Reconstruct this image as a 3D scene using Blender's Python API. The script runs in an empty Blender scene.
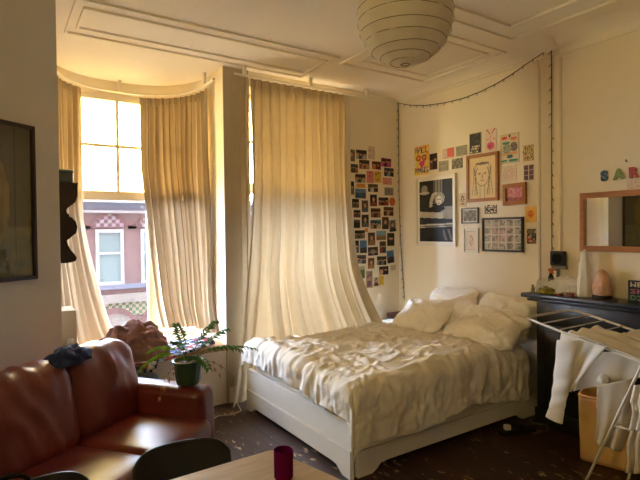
import bpy, bmesh, math, random
import numpy as np
from mathutils import Vector, Matrix, noise
random.seed(7)
sc = bpy.context.scene
col = sc.collection
PI = math.pi

# ------------------------------------------------------------------ camera model
FPX = 493.0
EYE = Vector((0, 0, 1.55))
_y, _p, _r = math.radians(33.5), math.radians(-1.0), math.radians(-0.6)
FW = Vector((math.sin(_y)*math.cos(_p), math.cos(_y)*math.cos(_p), math.sin(_p)))
_rt = Vector((math.cos(_y), -math.sin(_y), 0)); _up = _rt.cross(FW)
RT = _rt*math.cos(_r) + _up*math.sin(_r)
UP = -_rt*math.sin(_r) + _up*math.cos(_r)
def ray(px, py): return RT*((px-320)/FPX) - UP*((py-240)/FPX) + FW
def onx(px, py, x): d = ray(px, py); return EYE + d*(x/d.x)
def ony(px, py, y): d = ray(px, py); return EYE + d*(y/d.y)
def onz(px, py, z): d = ray(px, py); return EYE + d*((z-EYE.z)/d.z)
def onpl(px, py, p0, n):
    d = ray(px, py); n = Vector(n); return EYE + d*((Vector(p0)-EYE).dot(n)/d.dot(n))

BX, AY, CZ, CHX = 3.85, 4.187, 3.042, 3.75    # wall planes: bed wall, window wall, ceiling, chimney breast

# ------------------------------------------------------------------ colours and materials
def lin(c):
    return tuple((v/255/12.92 if v/255 <= .04045 else ((v/255+.055)/1.055)**2.4) for v in c)
def mat(name, c, rough=.6, metal=0., noise_amt=.08, scale=8., bump=0., bump_scale=40., spec=.5, stretch=None, coat=0.):
    m = bpy.data.materials.new(name); m.use_nodes = True
    nt = m.node_tree; b = nt.nodes['Principled BSDF']
    b.inputs['Roughness'].default_value = rough; b.inputs['Metallic'].default_value = metal
    b.inputs['Specular IOR Level'].default_value = spec
    if coat: b.inputs['Coat Weight'].default_value = coat; b.inputs['Coat Roughness'].default_value = .25
    l = lin(c)
    tc = nt.nodes.new('ShaderNodeTexCoord'); mp = nt.nodes.new('ShaderNodeMapping')
    nt.links.new(tc.outputs['Object'], mp.inputs['Vector'])
    if stretch: mp.inputs['Scale'].default_value = stretch
    n = nt.nodes.new('ShaderNodeTexNoise'); n.inputs['Scale'].default_value = scale; n.inputs['Detail'].default_value = 5
    nt.links.new(mp.outputs['Vector'], n.inputs['Vector'])
    r = nt.nodes.new('ShaderNodeValToRGB')
    r.color_ramp.elements[0].position = .3; r.color_ramp.elements[1].position = .7
    r.color_ramp.elements[0].color = (*[v*(1-noise_amt) for v in l], 1)
    r.color_ramp.elements[1].color = (*[min(1, v*(1+noise_amt)) for v in l], 1)
    nt.links.new(n.outputs['Fac'], r.inputs['Fac']); nt.links.new(r.outputs['Color'], b.inputs['Base Color'])
    if bump:
        n2 = nt.nodes.new('ShaderNodeTexNoise'); n2.inputs['Scale'].default_value = bump_scale; n2.inputs['Detail'].default_value = 4
        nt.links.new(mp.outputs['Vector'], n2.inputs['Vector'])
        bp = nt.nodes.new('ShaderNodeBump'); bp.inputs['Strength'].default_value = bump; bp.inputs['Distance'].default_value = .01
        nt.links.new(n2.outputs['Fac'], bp.inputs['Height']); nt.links.new(bp.outputs['Normal'], b.inputs['Normal'])
    return m
def cloth_mat(name, c, transl=.5, weave=True, c2=None):
    """woven cloth that lets some light through"""
    m = bpy.data.materials.new(name); m.use_nodes = True
    nt = m.node_tree; nt.nodes.remove(nt.nodes['Principled BSDF'])
    out = nt.nodes['Material Output']
    d = nt.nodes.new('ShaderNodeBsdfDiffuse'); t = nt.nodes.new('ShaderNodeBsdfTranslucent'); mx = nt.nodes.new('ShaderNodeMixShader')
    tc = nt.nodes.new('ShaderNodeTexCoord'); n = nt.nodes.new('ShaderNodeTexNoise'); n.inputs['Scale'].default_value = 14
    nt.links.new(tc.outputs['Object'], n.inputs['Vector'])
    r = nt.nodes.new('ShaderNodeValToRGB'); l = lin(c)
    r.color_ramp.elements[0].color = (*[v*.93 for v in l], 1); r.color_ramp.elements[1].color = (*[min(.98, v*1.05) for v in l], 1)
    nt.links.new(n.outputs['Fac'], r.inputs['Fac'])
    nt.links.new(r.outputs['Color'], d.inputs['Color'])
    if c2: t.inputs['Color'].default_value = (*lin(c2), 1)
    else: nt.links.new(r.outputs['Color'], t.inputs['Color'])
    mx.inputs['Fac'].default_value = transl
    nt.links.new(d.outputs[0], mx.inputs[1]); nt.links.new(t.outputs[0], mx.inputs[2]); nt.links.new(mx.outputs[0], out.inputs['Surface'])
    return m
def glass_mat(name, tint=(1, 1, 1), gloss=.06, rough=0., haze=0.):
    m = bpy.data.materials.new(name); m.use_nodes = True
    nt = m.node_tree; nt.nodes.remove(nt.nodes['Principled BSDF']); out = nt.nodes['Material Output']
    tr = nt.nodes.new('ShaderNodeBsdfTransparent'); tr.inputs['Color'].default_value = (*tint, 1)
    gl = nt.nodes.new('ShaderNodeBsdfGlossy'); gl.inputs['Roughness'].default_value = rough
    mx = nt.nodes.new('ShaderNodeMixShader'); mx.inputs['Fac'].default_value = gloss
    src = tr
    if haze:
        tl = nt.nodes.new('ShaderNodeBsdfTranslucent'); tl.inputs['Color'].default_value = (*tint, 1)
        n = nt.nodes.new('ShaderNodeTexVoronoi'); n.inputs['Scale'].default_value = 60
        mth = nt.nodes.new('ShaderNodeMath'); mth.operation = 'MULTIPLY_ADD'; mth.inputs[1].default_value = .12; mth.inputs[2].default_value = haze
        nt.links.new(n.outputs['Distance'], mth.inputs[0])
        mh = nt.nodes.new('ShaderNodeMixShader'); nt.links.new(mth.outputs[0], mh.inputs['Fac'])
        nt.links.new(tr.outputs[0], mh.inputs[1]); nt.links.new(tl.outputs[0], mh.inputs[2]); src = mh
    nt.links.new(src.outputs[0], mx.inputs[1]); nt.links.new(gl.outputs[0], mx.inputs[2]); nt.links.new(mx.outputs[0], out.inputs['Surface'])
    return m
def vcol_mat(name, rough=.55):
    m = bpy.data.materials.new(name); m.use_nodes = True
    nt = m.node_tree; b = nt.nodes['Principled BSDF']; b.inputs['Roughness'].default_value = rough
    b.inputs['Specular IOR Level'].default_value = .3
    a = nt.nodes.new('ShaderNodeAttribute'); a.attribute_name = 'Col'
    nt.links.new(a.outputs['Color'], b.inputs['Base Color'])
    return m
def brick_mat(name, c1, c2, mortar, scale=1., bw=.22, bh=.065):
    m = bpy.data.materials.new(name); m.use_nodes = True
    nt = m.node_tree; b = nt.nodes['Principled BSDF']; b.inputs['Roughness'].default_value = .85
    tc = nt.nodes.new('ShaderNodeTexCoord'); mp = nt.nodes.new('ShaderNodeMapping'); mp.inputs['Rotation'].default_value = (PI/2, 0, 0)
    br = nt.nodes.new('ShaderNodeTexBrick'); br.inputs['Scale'].default_value = scale
    br.inputs['Brick Width'].default_value = bw; br.inputs['Row Height'].default_value = bh; br.inputs['Mortar Size'].default_value = .008
    br.inputs['Color1'].default_value = (*lin(c1), 1); br.inputs['Color2'].default_value = (*lin(c2), 1); br.inputs['Mortar'].default_value = (*lin(mortar), 1)
    nt.links.new(tc.outputs['Object'], mp.inputs['Vector']); nt.links.new(mp.outputs['Vector'], br.inputs['Vector'])
    nt.links.new(br.outputs['Color'], b.inputs['Base Color'])
    return m
def floor_mat():
    m = bpy.data.materials.new('dark_floorboards'); m.use_nodes = True
    nt = m.node_tree; b = nt.nodes['Principled BSDF']; N = nt.nodes.new; L = nt.links.new
    tc = N('ShaderNodeTexCoord'); mp = N('ShaderNodeMapping'); mp.inputs['Rotation'].default_value = (0, 0, PI/2)
    L(tc.outputs['Object'], mp.inputs['Vector'])
    br = N('ShaderNodeTexBrick'); br.inputs['Scale'].default_value = 1; br.inputs['Brick Width'].default_value = 3.1; br.inputs['Row Height'].default_value = .155
    br.inputs['Mortar Size'].default_value = .006; br.inputs['Mortar Smooth'].default_value = .3
    br.inputs['Color1'].default_value = (*lin((70, 43, 30)), 1); br.inputs['Color2'].default_value = (*lin((54, 34, 24)), 1); br.inputs['Mortar'].default_value = (*lin((16, 11, 8)), 1)
    L(mp.outputs['Vector'], br.inputs['Vector'])
    mg = N('ShaderNodeMapping'); mg.inputs['Scale'].default_value = (30, 2.2, 1); L(tc.outputs['Object'], mg.inputs['Vector'])
    n1 = N('ShaderNodeTexNoise'); n1.inputs['Scale'].default_value = 1.5; n1.inputs['Detail'].default_value = 8; L(mg.outputs['Vector'], n1.inputs['Vector'])
    mul = N('ShaderNodeMix'); mul.data_type = 'RGBA'; mul.blend_type = 'SOFT_LIGHT'; mul.inputs['Factor'].default_value = .6
    L(br.outputs['Color'], mul.inputs[6]); L(n1.outputs['Fac'], mul.inputs[7])
    # worn flecks of old pale paint
    mf = N('ShaderNodeMapping'); mf.inputs['Scale'].default_value = (26, 9, 1); L(tc.outputs['Object'], mf.inputs['Vector'])
    nf = N('ShaderNodeTexNoise'); nf.inputs['Scale'].default_value = 1.0; nf.inputs['Detail'].default_value = 6; nf.inputs['Roughness'].default_value = .7; L(mf.outputs['Vector'], nf.inputs['Vector'])
    nb = N('ShaderNodeTexNoise'); nb.inputs['Scale'].default_value = 1.6; nb.inputs['Detail'].default_value = 2; L(tc.outputs['Object'], nb.inputs['Vector'])
    ad = N('ShaderNodeMath'); ad.operation = 'MULTIPLY_ADD'; ad.inputs[1].default_value = .42; L(nb.outputs['Fac'], ad.inputs[0]); L(nf.outputs['Fac'], ad.inputs[2])
    rp = N('ShaderNodeValToRGB'); rp.color_ramp.elements[0].position = .83; rp.color_ramp.elements[1].position = .89
    L(ad.outputs[0], rp.inputs['Fac'])
    fl = N('ShaderNodeMix'); fl.data_type = 'RGBA'; L(rp.outputs['Color'], fl.inputs['Factor'])
    L(mul.outputs[2], fl.inputs[6]); fl.inputs[7].default_value = (*lin((205, 178, 140)), 1)
    L(fl.outputs[2], b.inputs['Base Color'])
    rr = N('ShaderNodeMapRange'); rr.inputs[3].default_value = .34; rr.inputs[4].default_value = .62; L(n1.outputs['Fac'], rr.inputs[0]); L(rr.outputs[0], b.inputs['Roughness'])
    bp = N('ShaderNodeBump'); bp.inputs['Strength'].default_value = .25; bp.inputs['Distance'].default_value = .004; L(br.outputs['Fac'], bp.inputs['Height']); bp.invert = True
    L(bp.outputs['Normal'], b.inputs['Normal'])
    return m
def weave_mat(name, c1, c2, sx=60, sz=60):
    m = bpy.data.materials.new(name); m.use_nodes = True
    nt = m.node_tree; b = nt.nodes['Principled BSDF']; b.inputs['Roughness'].default_value = .7; N = nt.nodes.new; L = nt.links.new
    tc = N('ShaderNodeTexCoord'); ck = N('ShaderNodeTexChecker'); ck.inputs['Scale'].default_value = sx
    ck.inputs['Color1'].default_value = (*lin(c1), 1); ck.inputs['Color2'].default_value = (*lin(c2), 1)
    L(tc.outputs['Object'], ck.inputs['Vector']); n = N('ShaderNodeTexNoise'); n.inputs['Scale'].default_value = 9; L(tc.outputs['Object'], n.inputs['Vector'])
    mx = N('ShaderNodeMix'); mx.data_type = 'RGBA'; mx.blend_type = 'OVERLAY'; mx.inputs['Factor'].default_value = .35
    L(ck.outputs['Color'], mx.inputs[6]); L(n.outputs['Color'], mx.inputs[7]); L(mx.outputs[2], b.inputs['Base Color'])
    return m

WALL_C = (236, 224, 200)
M_wall = mat('cream_wall_paint', WALL_C, .85, noise_amt=.025, scale=2.5, bump=.05, bump_scale=60)
M_ceil = mat('cream_ceiling_paint', (240, 230, 210), .85, noise_amt=.02, scale=2)
M_trim = mat('cream_gloss_paint', (224, 214, 194), .45, noise_amt=.02)
M_floor = floor_mat()
M_white = mat('white_lacquer', (226, 220, 206), .4, noise_amt=.02)
M_sheet = mat('white_cotton', (226, 219, 206), .9, noise_amt=.03, scale=20, bump=.08, bump_scale=200)
M_duvet = mat('washed_white_cotton', (232, 225, 212), .95, noise_amt=.03, scale=14, bump=.1, bump_scale=160, spec=.1)
M_pillow = mat('pillow_cotton', (246, 240, 228), .9, noise_amt=.03, scale=20, bump=.08, bump_scale=160)
M_curtain = cloth_mat('sheer_cream_linen', (206, 192, 166), .40, c2=(116, 98, 72))
M_baycurtain = cloth_mat('dimmed_cream_linen', (190, 172, 142), .34, c2=(76, 61, 44))  # same linen made darker; the bay's weaker light is put into its colour
M_leather = mat('oxblood_leather', (102, 33, 28), .36, noise_amt=.22, scale=5, bump=.12, bump_scale=120, spec=.6)
M_leather2 = mat('oxblood_leather_worn', (118, 46, 38), .36, noise_amt=.2, scale=4, bump=.12, bump_scale=120, spec=.6)
M_black = mat('black_plastic', (16, 15, 15), .4, noise_amt=.1)
M_blackmetal = mat('black_metal', (24, 23, 22), .35, .6)
M_marble = mat('black_marble', (26, 26, 25), .3, noise_amt=.5, scale=6, spec=.6)
M_soot = mat('soot', (8, 7, 7), .9)
M_oak = mat('light_oak', (176, 150, 114), .5, noise_amt=.12, scale=3, stretch=(2, 14, 2))
M_sillwood = mat('worn_sill_wood', (186, 140, 86), .5, noise_amt=.2, scale=4, stretch=(2, 12, 2))
M_framewood = mat('honey_wood', (166, 104, 46), .4, noise_amt=.15, scale=6, stretch=(6, 1, 6))
M_goldwood = mat('golden_oak_frame', (158, 104, 54), .45, noise_amt=.15, scale=6)
M_darkwood = mat('dark_stained_wood', (44, 26, 20), .45, noise_amt=.2, scale=5)
M_blackframe = mat('black_frame_lacquer', (20, 18, 17), .35)
M_greyframe = mat('grey_wood_frame', (104, 98, 84), .5, noise_amt=.15)
M_whiteframe = mat('white_frame', (226, 216, 196), .45, noise_amt=.02)
M_print = vcol_mat('printed_paper')
M_glass = glass_mat('clear_glass', (1, 1, 1), .05)
M_amber = glass_mat('amber_cathedral_glass', (1.0, .80, .44), .05, .15, haze=.04)
M_amberclear = glass_mat('amber_clear_glass', (1.0, .82, .50), .04, .15)
M_picglass = glass_mat('picture_glass', (1, 1, 1), .08, .02)
M_mirror = mat('mirror_silver', (225, 225, 220), .02, 1.0, noise_amt=0)
M_paper = cloth_mat('rice_paper', (240, 232, 216), .32)
M_wire = mat('bamboo_wire', (120, 100, 74), .6)
M_cord = mat('dark_green_cord', (46, 42, 30), .6)
M_bulb = mat('tiny_bulb', (120, 100, 66), .3)
M_rack = mat('white_coated_wire', (222, 216, 204), .4, noise_amt=.02)
M_shirt = cloth_mat('white_jersey', (240, 234, 224), .25)
M_greycloth = cloth_mat('grey_white_cotton', (206, 192, 168), .12)
M_rattan = weave_mat('woven_rattan', (248, 202, 134), (228, 178, 110), 150)
M_rope = mat('cotton_rope', (222, 206, 178), .8)
M_pot = mat('green_glaze', (52, 78, 56), .28, noise_amt=.15, spec=.6)
M_soil = mat('potting_soil', (52, 34, 24), .95, noise_amt=.4, scale=40)
M_leaf = cloth_mat('palm_leaf', (120, 160, 58), .45)
M_leafdark = cloth_mat('palm_leaf_dark', (76, 112, 56), .4)
M_dry = mat('dry_palm_stem', (160, 124, 74), .7)
M_brown = mat('brown_fleece', (132, 94, 88), .95, noise_amt=.1, scale=30, bump=.3, bump_scale=150)
M_pink = mat('dusty_pink_fabric', (150, 84, 70), .9)
M_navy = mat('navy_wool', (38, 48, 92), .9, noise_amt=.2, bump=.2, bump_scale=120)
M_bag = mat('dark_canvas', (40, 44, 52), .8, noise_amt=.2)
M_purple = cloth_mat('plum_glass', (118, 22, 88), .5)
M_radiator = mat('radiator_enamel', (206, 198, 176), .4, noise_amt=.02)
M_salt = mat('pink_salt_rock', (216, 170, 144), .6, noise_amt=.2, scale=14, bump=.4, bump_scale=20)
M_selenite = mat('white_crystal', (232, 226, 212), .35, noise_amt=.05, stretch=(30, 30, 2))
M_red = mat('red_tin', (120, 30, 30), .35)
M_orange = mat('orange_cap', (206, 110, 50), .5)
M_bagwhite = cloth_mat('thin_white_plastic', (238, 232, 220), .1)
M_tinblue = mat('blue_grey_tin', (72, 88, 92), .35, .3)
M_bookred = mat('dark_red_cover', (84, 40, 34), .6)
M_bookgreen = mat('green_cover', (52, 84, 76), .6)
M_bookblue = mat('navy_cover', (38, 44, 62), .6)
M_pages = mat('book_pages', (196, 176, 144), .9)

# ------------------------------------------------------------------ mesh builder
class MB:
    def __init__(self, xf=None):
        self.v, self.f = [], []; self.xf = xf or Matrix.Identity(4)
    def add(self, vs, fs, xf=None):
        o = len(self.v); X = self.xf @ xf if xf else self.xf
        self.v += [X @ Vector(v) for v in vs]; self.f += [tuple(i+o for i in f) for f in fs]; return self
    def box(self, a, b, bevel=0., seg=2, xf=None):
        a, b = [min(p, q) for p, q in zip(a, b)], [max(p, q) for p, q in zip(a, b)]
        bm = bmesh.new(); bmesh.ops.create_cube(bm, size=1)
        for v in bm.verts: v.co = Vector([(a[i]+b[i])/2 + v.co[i]*(b[i]-a[i]) for i in range(3)])
        if bevel: bmesh.ops.bevel(bm, geom=bm.edges[:], offset=bevel, segments=seg, affect='EDGES', profile=.5)
        return self._bm(bm, xf)
    def _bm(self, bm, xf=None):
        bm.verts.index_update()
        self.add([v.co.copy() for v in bm.verts], [[v.index for v in f.verts] for f in bm.faces], xf); bm.free(); return self
    def tube(self, pts, r, n=8, cap=True, closed=False):
        pts = [Vector(p) for p in pts]; R = r if callable(r) else (lambda t: r)
        rings, N = [], len(pts); vs, fs = [], []; prev = None
        for i, p in enumerate(pts):
            if closed: t = (pts[(i+1) % N]-pts[i-1])
            else: t = pts[min(i+1, N-1)]-pts[max(i-1, 0)]
            t = t.normalized() if t.length > 1e-9 else Vector((0, 0, 1))
            if prev is None: u = t.orthogonal().normalized()
            else: u = (prev - t*prev.dot(t)).normalized()
            prev = u; w = t.cross(u); rr = R(i/max(1, N-1))
            for k in range(n): vs.append(p + u*rr*math.cos(2*PI*k/n) + w*rr*math.sin(2*PI*k/n))
        M = N if closed else N-1
        for i in range(M):
            for k in range(n):
                j = (i+1) % N
                fs.append((i*n+k, i*n+(k+1) % n, j*n+(k+1) % n, j*n+k))
        if cap and not closed: fs += [tuple(range(n-1, -1, -1)), tuple((N-1)*n+k for k in range(n))]
        return self.add(vs, fs)
    def lathe(self, prof, c=(0, 0, 0), n=32, wob=None):
        vs, fs = [], []; P = len(prof)
        for i, (r, z) in enumerate(prof):
            for k in range(n):
                a = 2*PI*k/n; rr = max(r, 1e-4)*(wob(a, z) if wob else 1)
                vs.append((c[0]+rr*math.cos(a), c[1]+rr*math.sin(a), c[2]+z))
        for i in range(P-1):
            for k in range(n): fs.append((i*n+k, i*n+(k+1) % n, (i+1)*n+(k+1) % n, (i+1)*n+k))
        return self.add(vs, fs)
    def grid(self, fn, nu, nv):
        vs = [fn(i/nu, j/nv) for i in range(nu+1) for j in range(nv+1)]
        fs = [(i*(nv+1)+j, (i+1)*(nv+1)+j, (i+1)*(nv+1)+j+1, i*(nv+1)+j+1) for i in range(nu) for j in range(nv)]
        return self.add(vs, fs)
    def prism(self, poly, off):
        """poly: 3D outline, off: extrusion vector"""
        n = len(poly); off = Vector(off); P = [Vector(p) for p in poly]
        return self.add(P+[p+off for p in P], [tuple(range(n)), tuple(range(2*n-1, n-1, -1))]+[(i, i+n, (i+1) % n+n, (i+1) % n) for i in range(n)])
    def ring_prism(self, outer, inner, off):
        n = len(outer); off = Vector(off); O = [Vector(p) for p in outer]; I = [Vector(p) for p in inner]
        vs = O+I+[p+off for p in O]+[p+off for p in I]; fs = []
        for i in range(n):
            j = (i+1) % n
            fs += [(i, j, n+j, n+i), (2*n+j, 2*n+i, 3*n+i, 3*n+j), (i, 2*n+i, 2*n+j, j), (n+j, 3*n+j, 3*n+i, n+i)]
        return self.add(vs, fs)
    def build(self, name, m, parent=None, smooth=True, angle=40, solid=0., kind=None, sub=0):
        me = bpy.data.meshes.new(name)
        inv = parent.matrix_world.inverted() if parent else Matrix.Identity(4)
        X = WORLD.get(parent.name) if parent else None
        inv = X.inverted() if X else Matrix.Identity(4)
        me.from_pydata([inv @ v for v in self.v], [], self.f)
        bm = bmesh.new(); bm.from_mesh(me); bmesh.ops.recalc_face_normals(bm, faces=bm.faces[:]); bm.to_mesh(me); bm.free()
        o = bpy.data.objects.new(name, me); col.objects.link(o)
        for mm in (m if isinstance(m, (list, tuple)) else [m]): me.materials.append(mm)
        if smooth:
            me.shade_smooth()
            try: me.set_sharp_from_angle(angle=math.radians(angle))
            except Exception: pass
        if parent: o.parent = parent; WORLD[o.name] = WORLD[parent.name].copy()
        else: WORLD[o.name] = Matrix.Identity(4)
        if solid:
            md = o.modifiers.new('thickness', 'SOLIDIFY'); md.thickness = solid; md.offset = 0
        if sub:
            md = o.modifiers.new('smooth', 'SUBSURF'); md.levels = sub; md.render_levels = sub
        if kind: o['kind'] = kind
        return o
WORLD = {}
def tag(o, label=None, cat=None, group=None, kind=None):
    if label: o['label'] = label
    if cat: o['category'] = cat
    if group: o['group'] = group
    if kind: o['kind'] = kind
    return o
def thing(name, label, cat, loc=(0, 0, 0), rotz=0., group=None, kind=None):
    o = bpy.data.objects.new(name, None); col.objects.link(o); o.empty_display_size = .1
    o.location = loc; o.rotation_euler = (0, 0, rotz)
    WORLD[o.name] = Matrix.Translation(Vector(loc)) @ Matrix.Rotation(rotz, 4, 'Z')
    return tag(o, label, cat, group, kind)
def struct(name, mb, m, parent=None, **k):
    o = mb.build(name, m, parent, **k)
    if not parent: o['kind'] = 'structure'
    return o
def fbm(p, o=3): return noise.fractal(Vector(p), 1.0, 2.0, o)
def ridge(p): return 1-abs(noise.noise(Vector(p)))*2

# ------------------------------------------------------------------ room shell
T = .14
WC = Vector((.35, 3.5, 0)); WD = Vector((-.8, -.6, 0)); WN = Vector((.6, -.8, 0))   # the slanted partition on the left
WE_ = WC + WD*3.7                                                                    # (-2.63, 1.28)
struct('floor', MB().box((-3.2, -2.2, -.1), (BX+.3, AY+.6, 0)), M_floor, smooth=False)
struct('ceiling', MB().box((-3.2, -2.2, CZ), (BX+.3, 5.6, CZ+.15)), M_ceil, smooth=False)
struct('wall_right', MB().box((BX, -2.0, 0), (BX+T, AY+.45, CZ)), M_wall, smooth=False)
struct('wall_chimney', MB().box((CHX, .35, 0), (BX-.001, 2.21, CZ), .006), M_wall, smooth=False)
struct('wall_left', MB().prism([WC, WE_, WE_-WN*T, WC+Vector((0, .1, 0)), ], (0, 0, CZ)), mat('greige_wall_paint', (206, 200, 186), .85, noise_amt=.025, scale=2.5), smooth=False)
struct('wall_left_bay', MB().box((.19, 3.54, 0), (.335, AY+.40, CZ)), M_wall, smooth=False)
RW = (.40, 1.10, 1.60, 2.40)      # added fill-light window, unseen, behind the viewer's left shoulder: y0, y1, z0, z1
b = MB(); b.box((WE_.x-T, -2.0, 0), (WE_.x, RW[0], CZ)); b.box((WE_.x-T, RW[1], 0), (WE_.x, WE_.y, CZ)); b.box((WE_.x-T, RW[0], 0), (WE_.x, RW[1], RW[2])); b.box((WE_.x-T, RW[0], RW[3]), (WE_.x, RW[1], CZ))
struct('wall_left_rear', b, M_wall, smooth=False)
b = MB()
b.box((WE_.x-T, -2.0, 0), (BX, -1.86, CZ))
struct('wall_back', b, M_wall, smooth=False)
# window wall: pier, pieces round the tall window, low wall under the bay ledge
WX0, WX1, WZ0, WZ1 = 2.0, 3.06, .42, 2.9
struct('wall_pier', MB().box((1.74, AY, 0), (WX0, AY+.40, CZ)), M_wall, smooth=False)
struct('wall_window', MB().box((WX1, AY, 0), (BX, AY+.40, CZ)), M_wall, smooth=False)
struct('wall_window_sill', MB().box((WX0, AY, 0), (WX1, AY+.40, WZ0)), M_wall, smooth=False)
struct('wall_window_head', MB().box((WX0, AY, WZ1), (WX1, AY+.40, CZ)), M_wall, smooth=False)
struct('wall_bay_front', MB().box((.33, AY+.0, 0), (1.74, AY+.12, .488)), M_wall, smooth=False)

# unseen front of this house above and below the room, heightened to block skylight
b = MB(); b.box((-45, AY+.41, CZ+.15), (50, AY+.75, 34)); b.box((-45, AY+.41, -4.6), (50, AY+.75, -.1)); b.box((-45, AY+.41, -.1), (.18, AY+.75, CZ+.15)); b.box((BX+T+.02, AY+.41, -.1), (50, AY+.75, CZ+.15))
struct('wall_front_skyblock', b, brick_mat('own_brick', (92, 58, 52), (84, 52, 46), (96, 80, 74)), smooth=False)
# bay shell
def bay(t, a, b_, n=2.3):
    c, s = math.cos(t), math.sin(t)
    return Vector((1.05+a*math.copysign(abs(c)**(2/n), c), 4.45+b_*abs(s)**(2/n), 0))
def bay_band(z0, z1, a, b_, thick):
    outer, inner = [], []
    N = 48
    vs, fs = [], []
    for i in range(N+1):
        t = PI*i/N
        p, q = bay(t, a, b_), bay(t, a+thick, b_+thick)
        vs += [(p.x, p.y, z0), (p.x, p.y, z1), (q.x, q.y, z1), (q.x, q.y, z0)]
    for i in range(N):
        for k in range(4): fs.append((i*4+k, i*4+(k+1) % 4, i*4+4+(k+1) % 4, i*4+4+k))
    fs += [(0, 1, 2, 3), (4*N+3, 4*N+2, 4*N+1, 4*N)]
    return MB().add(vs, fs)
struct('wall_bay_header', bay_band(2.90, CZ+.001, .69, .72, .16), M_trim, angle=30)
struct('wall_bay_base', bay_band(-.1, .56, .69, .70, .16), M_trim, angle=30)
# ledge board with rounded plan
pl = [Vector((.335, AY-.035, .49)), Vector((1.745, AY-.035, .49))] + [bay(PI*i/30, .80, .80)+Vector((0, 0, .49)) for i in range(31)]
struct('trim_window_ledge', MB().prism(pl, (0, 0, .042)), M_sillwood, smooth=False)
# jambs of the bay: straight cheeks either side
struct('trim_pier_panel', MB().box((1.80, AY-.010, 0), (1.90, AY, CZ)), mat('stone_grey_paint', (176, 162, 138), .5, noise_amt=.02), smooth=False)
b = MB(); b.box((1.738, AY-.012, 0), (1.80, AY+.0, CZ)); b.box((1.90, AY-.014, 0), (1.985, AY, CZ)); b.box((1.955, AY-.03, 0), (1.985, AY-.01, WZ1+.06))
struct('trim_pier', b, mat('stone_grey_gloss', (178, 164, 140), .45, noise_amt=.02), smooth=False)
b = MB(); b.box((3.075, AY-.03, .3), (3.15, AY, WZ1+.07)); 
struct('trim_window', b, M_trim, smooth=False)

def sash(name, P0, P1, z0, z1, zt0, zt1, label_struct, lower=None, rail_bottom=.06, stile=.055, lights=True, split=.5, upper=None):
    """a wooden window in the plan segment P0-P1 with a transom zt0..zt1 and four small lights above"""
    P0, P1 = Vector(P0), Vector(P1); L = (P1-P0).length; ang = math.atan2((P1-P0).y, (P1-P0).x)
    w = thing(name, None, None, (P0.x, P0.y, 0), ang, kind='structure')
    X = WORLD[w.name]
    d = .05
    f = MB(X)
    f.box((0, -d/2, z0), (stile, d/2, z1)); f.box((L-stile, -d/2, z0), (L, d/2, z1))
    f.box((stile, -d/2, z0), (L-stile, d/2, z0+rail_bottom)); f.box((stile, -d/2, z1-.05), (L-stile, d/2, z1))
    f.box((stile, -d/2-.015, zt0), (L-stile, d/2, zt1-.035)); f.box((stile, -d/2-.004, zt1-.035), (L-stile, d/2, zt1))
    f.build('window_frame', M_trim, w, smooth=False)
    if lights:
        zm = (zt1+z1-.05)/2
        mb = MB(X); mb.box((L*split-.014, -.02, zt1), (L*split+.014, .02, z1-.05)); mb.box((stile, -.018, zm-.013), (L-stile, .018, zm+.013))
        mb.build('glazing_bar', M_trim, w, smooth=False)
    MB(X).box((stile, -.003, zt1), (L-stile, .003, z1-.05)).build('upper_pane', upper or M_amber, w, smooth=False)
    MB(X).box((stile, -.003, z0+rail_bottom), (L-stile, .003, zt0)).build('lower_pane', lower or M_glass, w, smooth=False)
    return w
sash('window_1', (.66, 5.17, 0), (1.36, 5.17, 0), .53, 2.90, 1.875, 1.965, '', split=.535)
sash('window_2', (1.41, 5.22, 0), (1.90, 4.55, 0), .53, 2.90, 1.875, 1.965, '')
sash('window_3', (.20, 4.55, 0), (.61, 5.22, 0), .53, 2.90, 1.875, 1.965, '')
sash('window_4', (WX0, AY+.26, 0), (WX1, AY+.26, 0), WZ0, WZ1, 1.93, 2.03, '', upper=M_amberclear)

sash('window_fill_added', (WE_.x-.07, RW[0], 0), (WE_.x-.07, RW[1], 0), RW[2], RW[3], 2.0, 2.06, '', upper=M_amber, lower=M_amber)  # added window; its warm panes bring fill light to the fireplace side
b = MB(); b.box((1.345, 5.14, .53), (1.43, 5.25, 2.9)); b.box((.59, 5.14, .53), (.675, 5.25, 2.9)); struct('trim_bay_mullions', b, M_trim, smooth=False)
# ceiling panel mouldings
def rect_mould(name, x0, y0, x1, y1, w=.022, h=.016):
    outer = [(x0, y0, CZ), (x1, y0, CZ), (x1, y1, CZ), (x0, y1, CZ)]
    inner = [(x0+w, y0+w, CZ), (x1-w, y0+w, CZ), (x1-w, y1-w, CZ), (x0+w, y1-w, CZ)]
    struct(name, MB().ring_prism(outer, inner, (0, 0, -h)), M_ceil, smooth=False)
k = 1
for r in [(.46, 3.44, 2.51, 4.08), (.52, 3.56, 2.46, 3.95), (2.58, 2.6, 3.62, 3.56), (2.68, 2.7, 3.52, 3.42), (.9, -.6, 3.42, 2.42), (1.0, -.5, 3.2, 2.27)]:
    rect_mould('trim_%d' % k, *r); k += 1
def cornice(name, p0, p1, inward, drop=.1, proj=.08):
    p0, p1, n = Vector(p0), Vector(p1), Vector(inward)
    prof = [(0, 0), (proj, 0)] + [(proj-proj*math.sin(a), -drop+drop*math.cos(a)) for a in [PI/2*i/6 for i in range(1, 6)]] + [(0.012, -drop), (.012, -drop-.02), (0, -drop-.02)]
    struct(name, MB().prism([p0+n*a+Vector((0, 0, CZ+bz)) for a, bz in prof], p1-p0), M_ceil, angle=50)
cornice('trim_cornice_bed', (BX, 2.215, 0), (BX, AY, 0), (-1, 0, 0), .05, .13)
cornice('trim_cornice_chimney', (CHX, .35, 0), (CHX, 2.21, 0), (-1, 0, 0), .10, .16)
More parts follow.
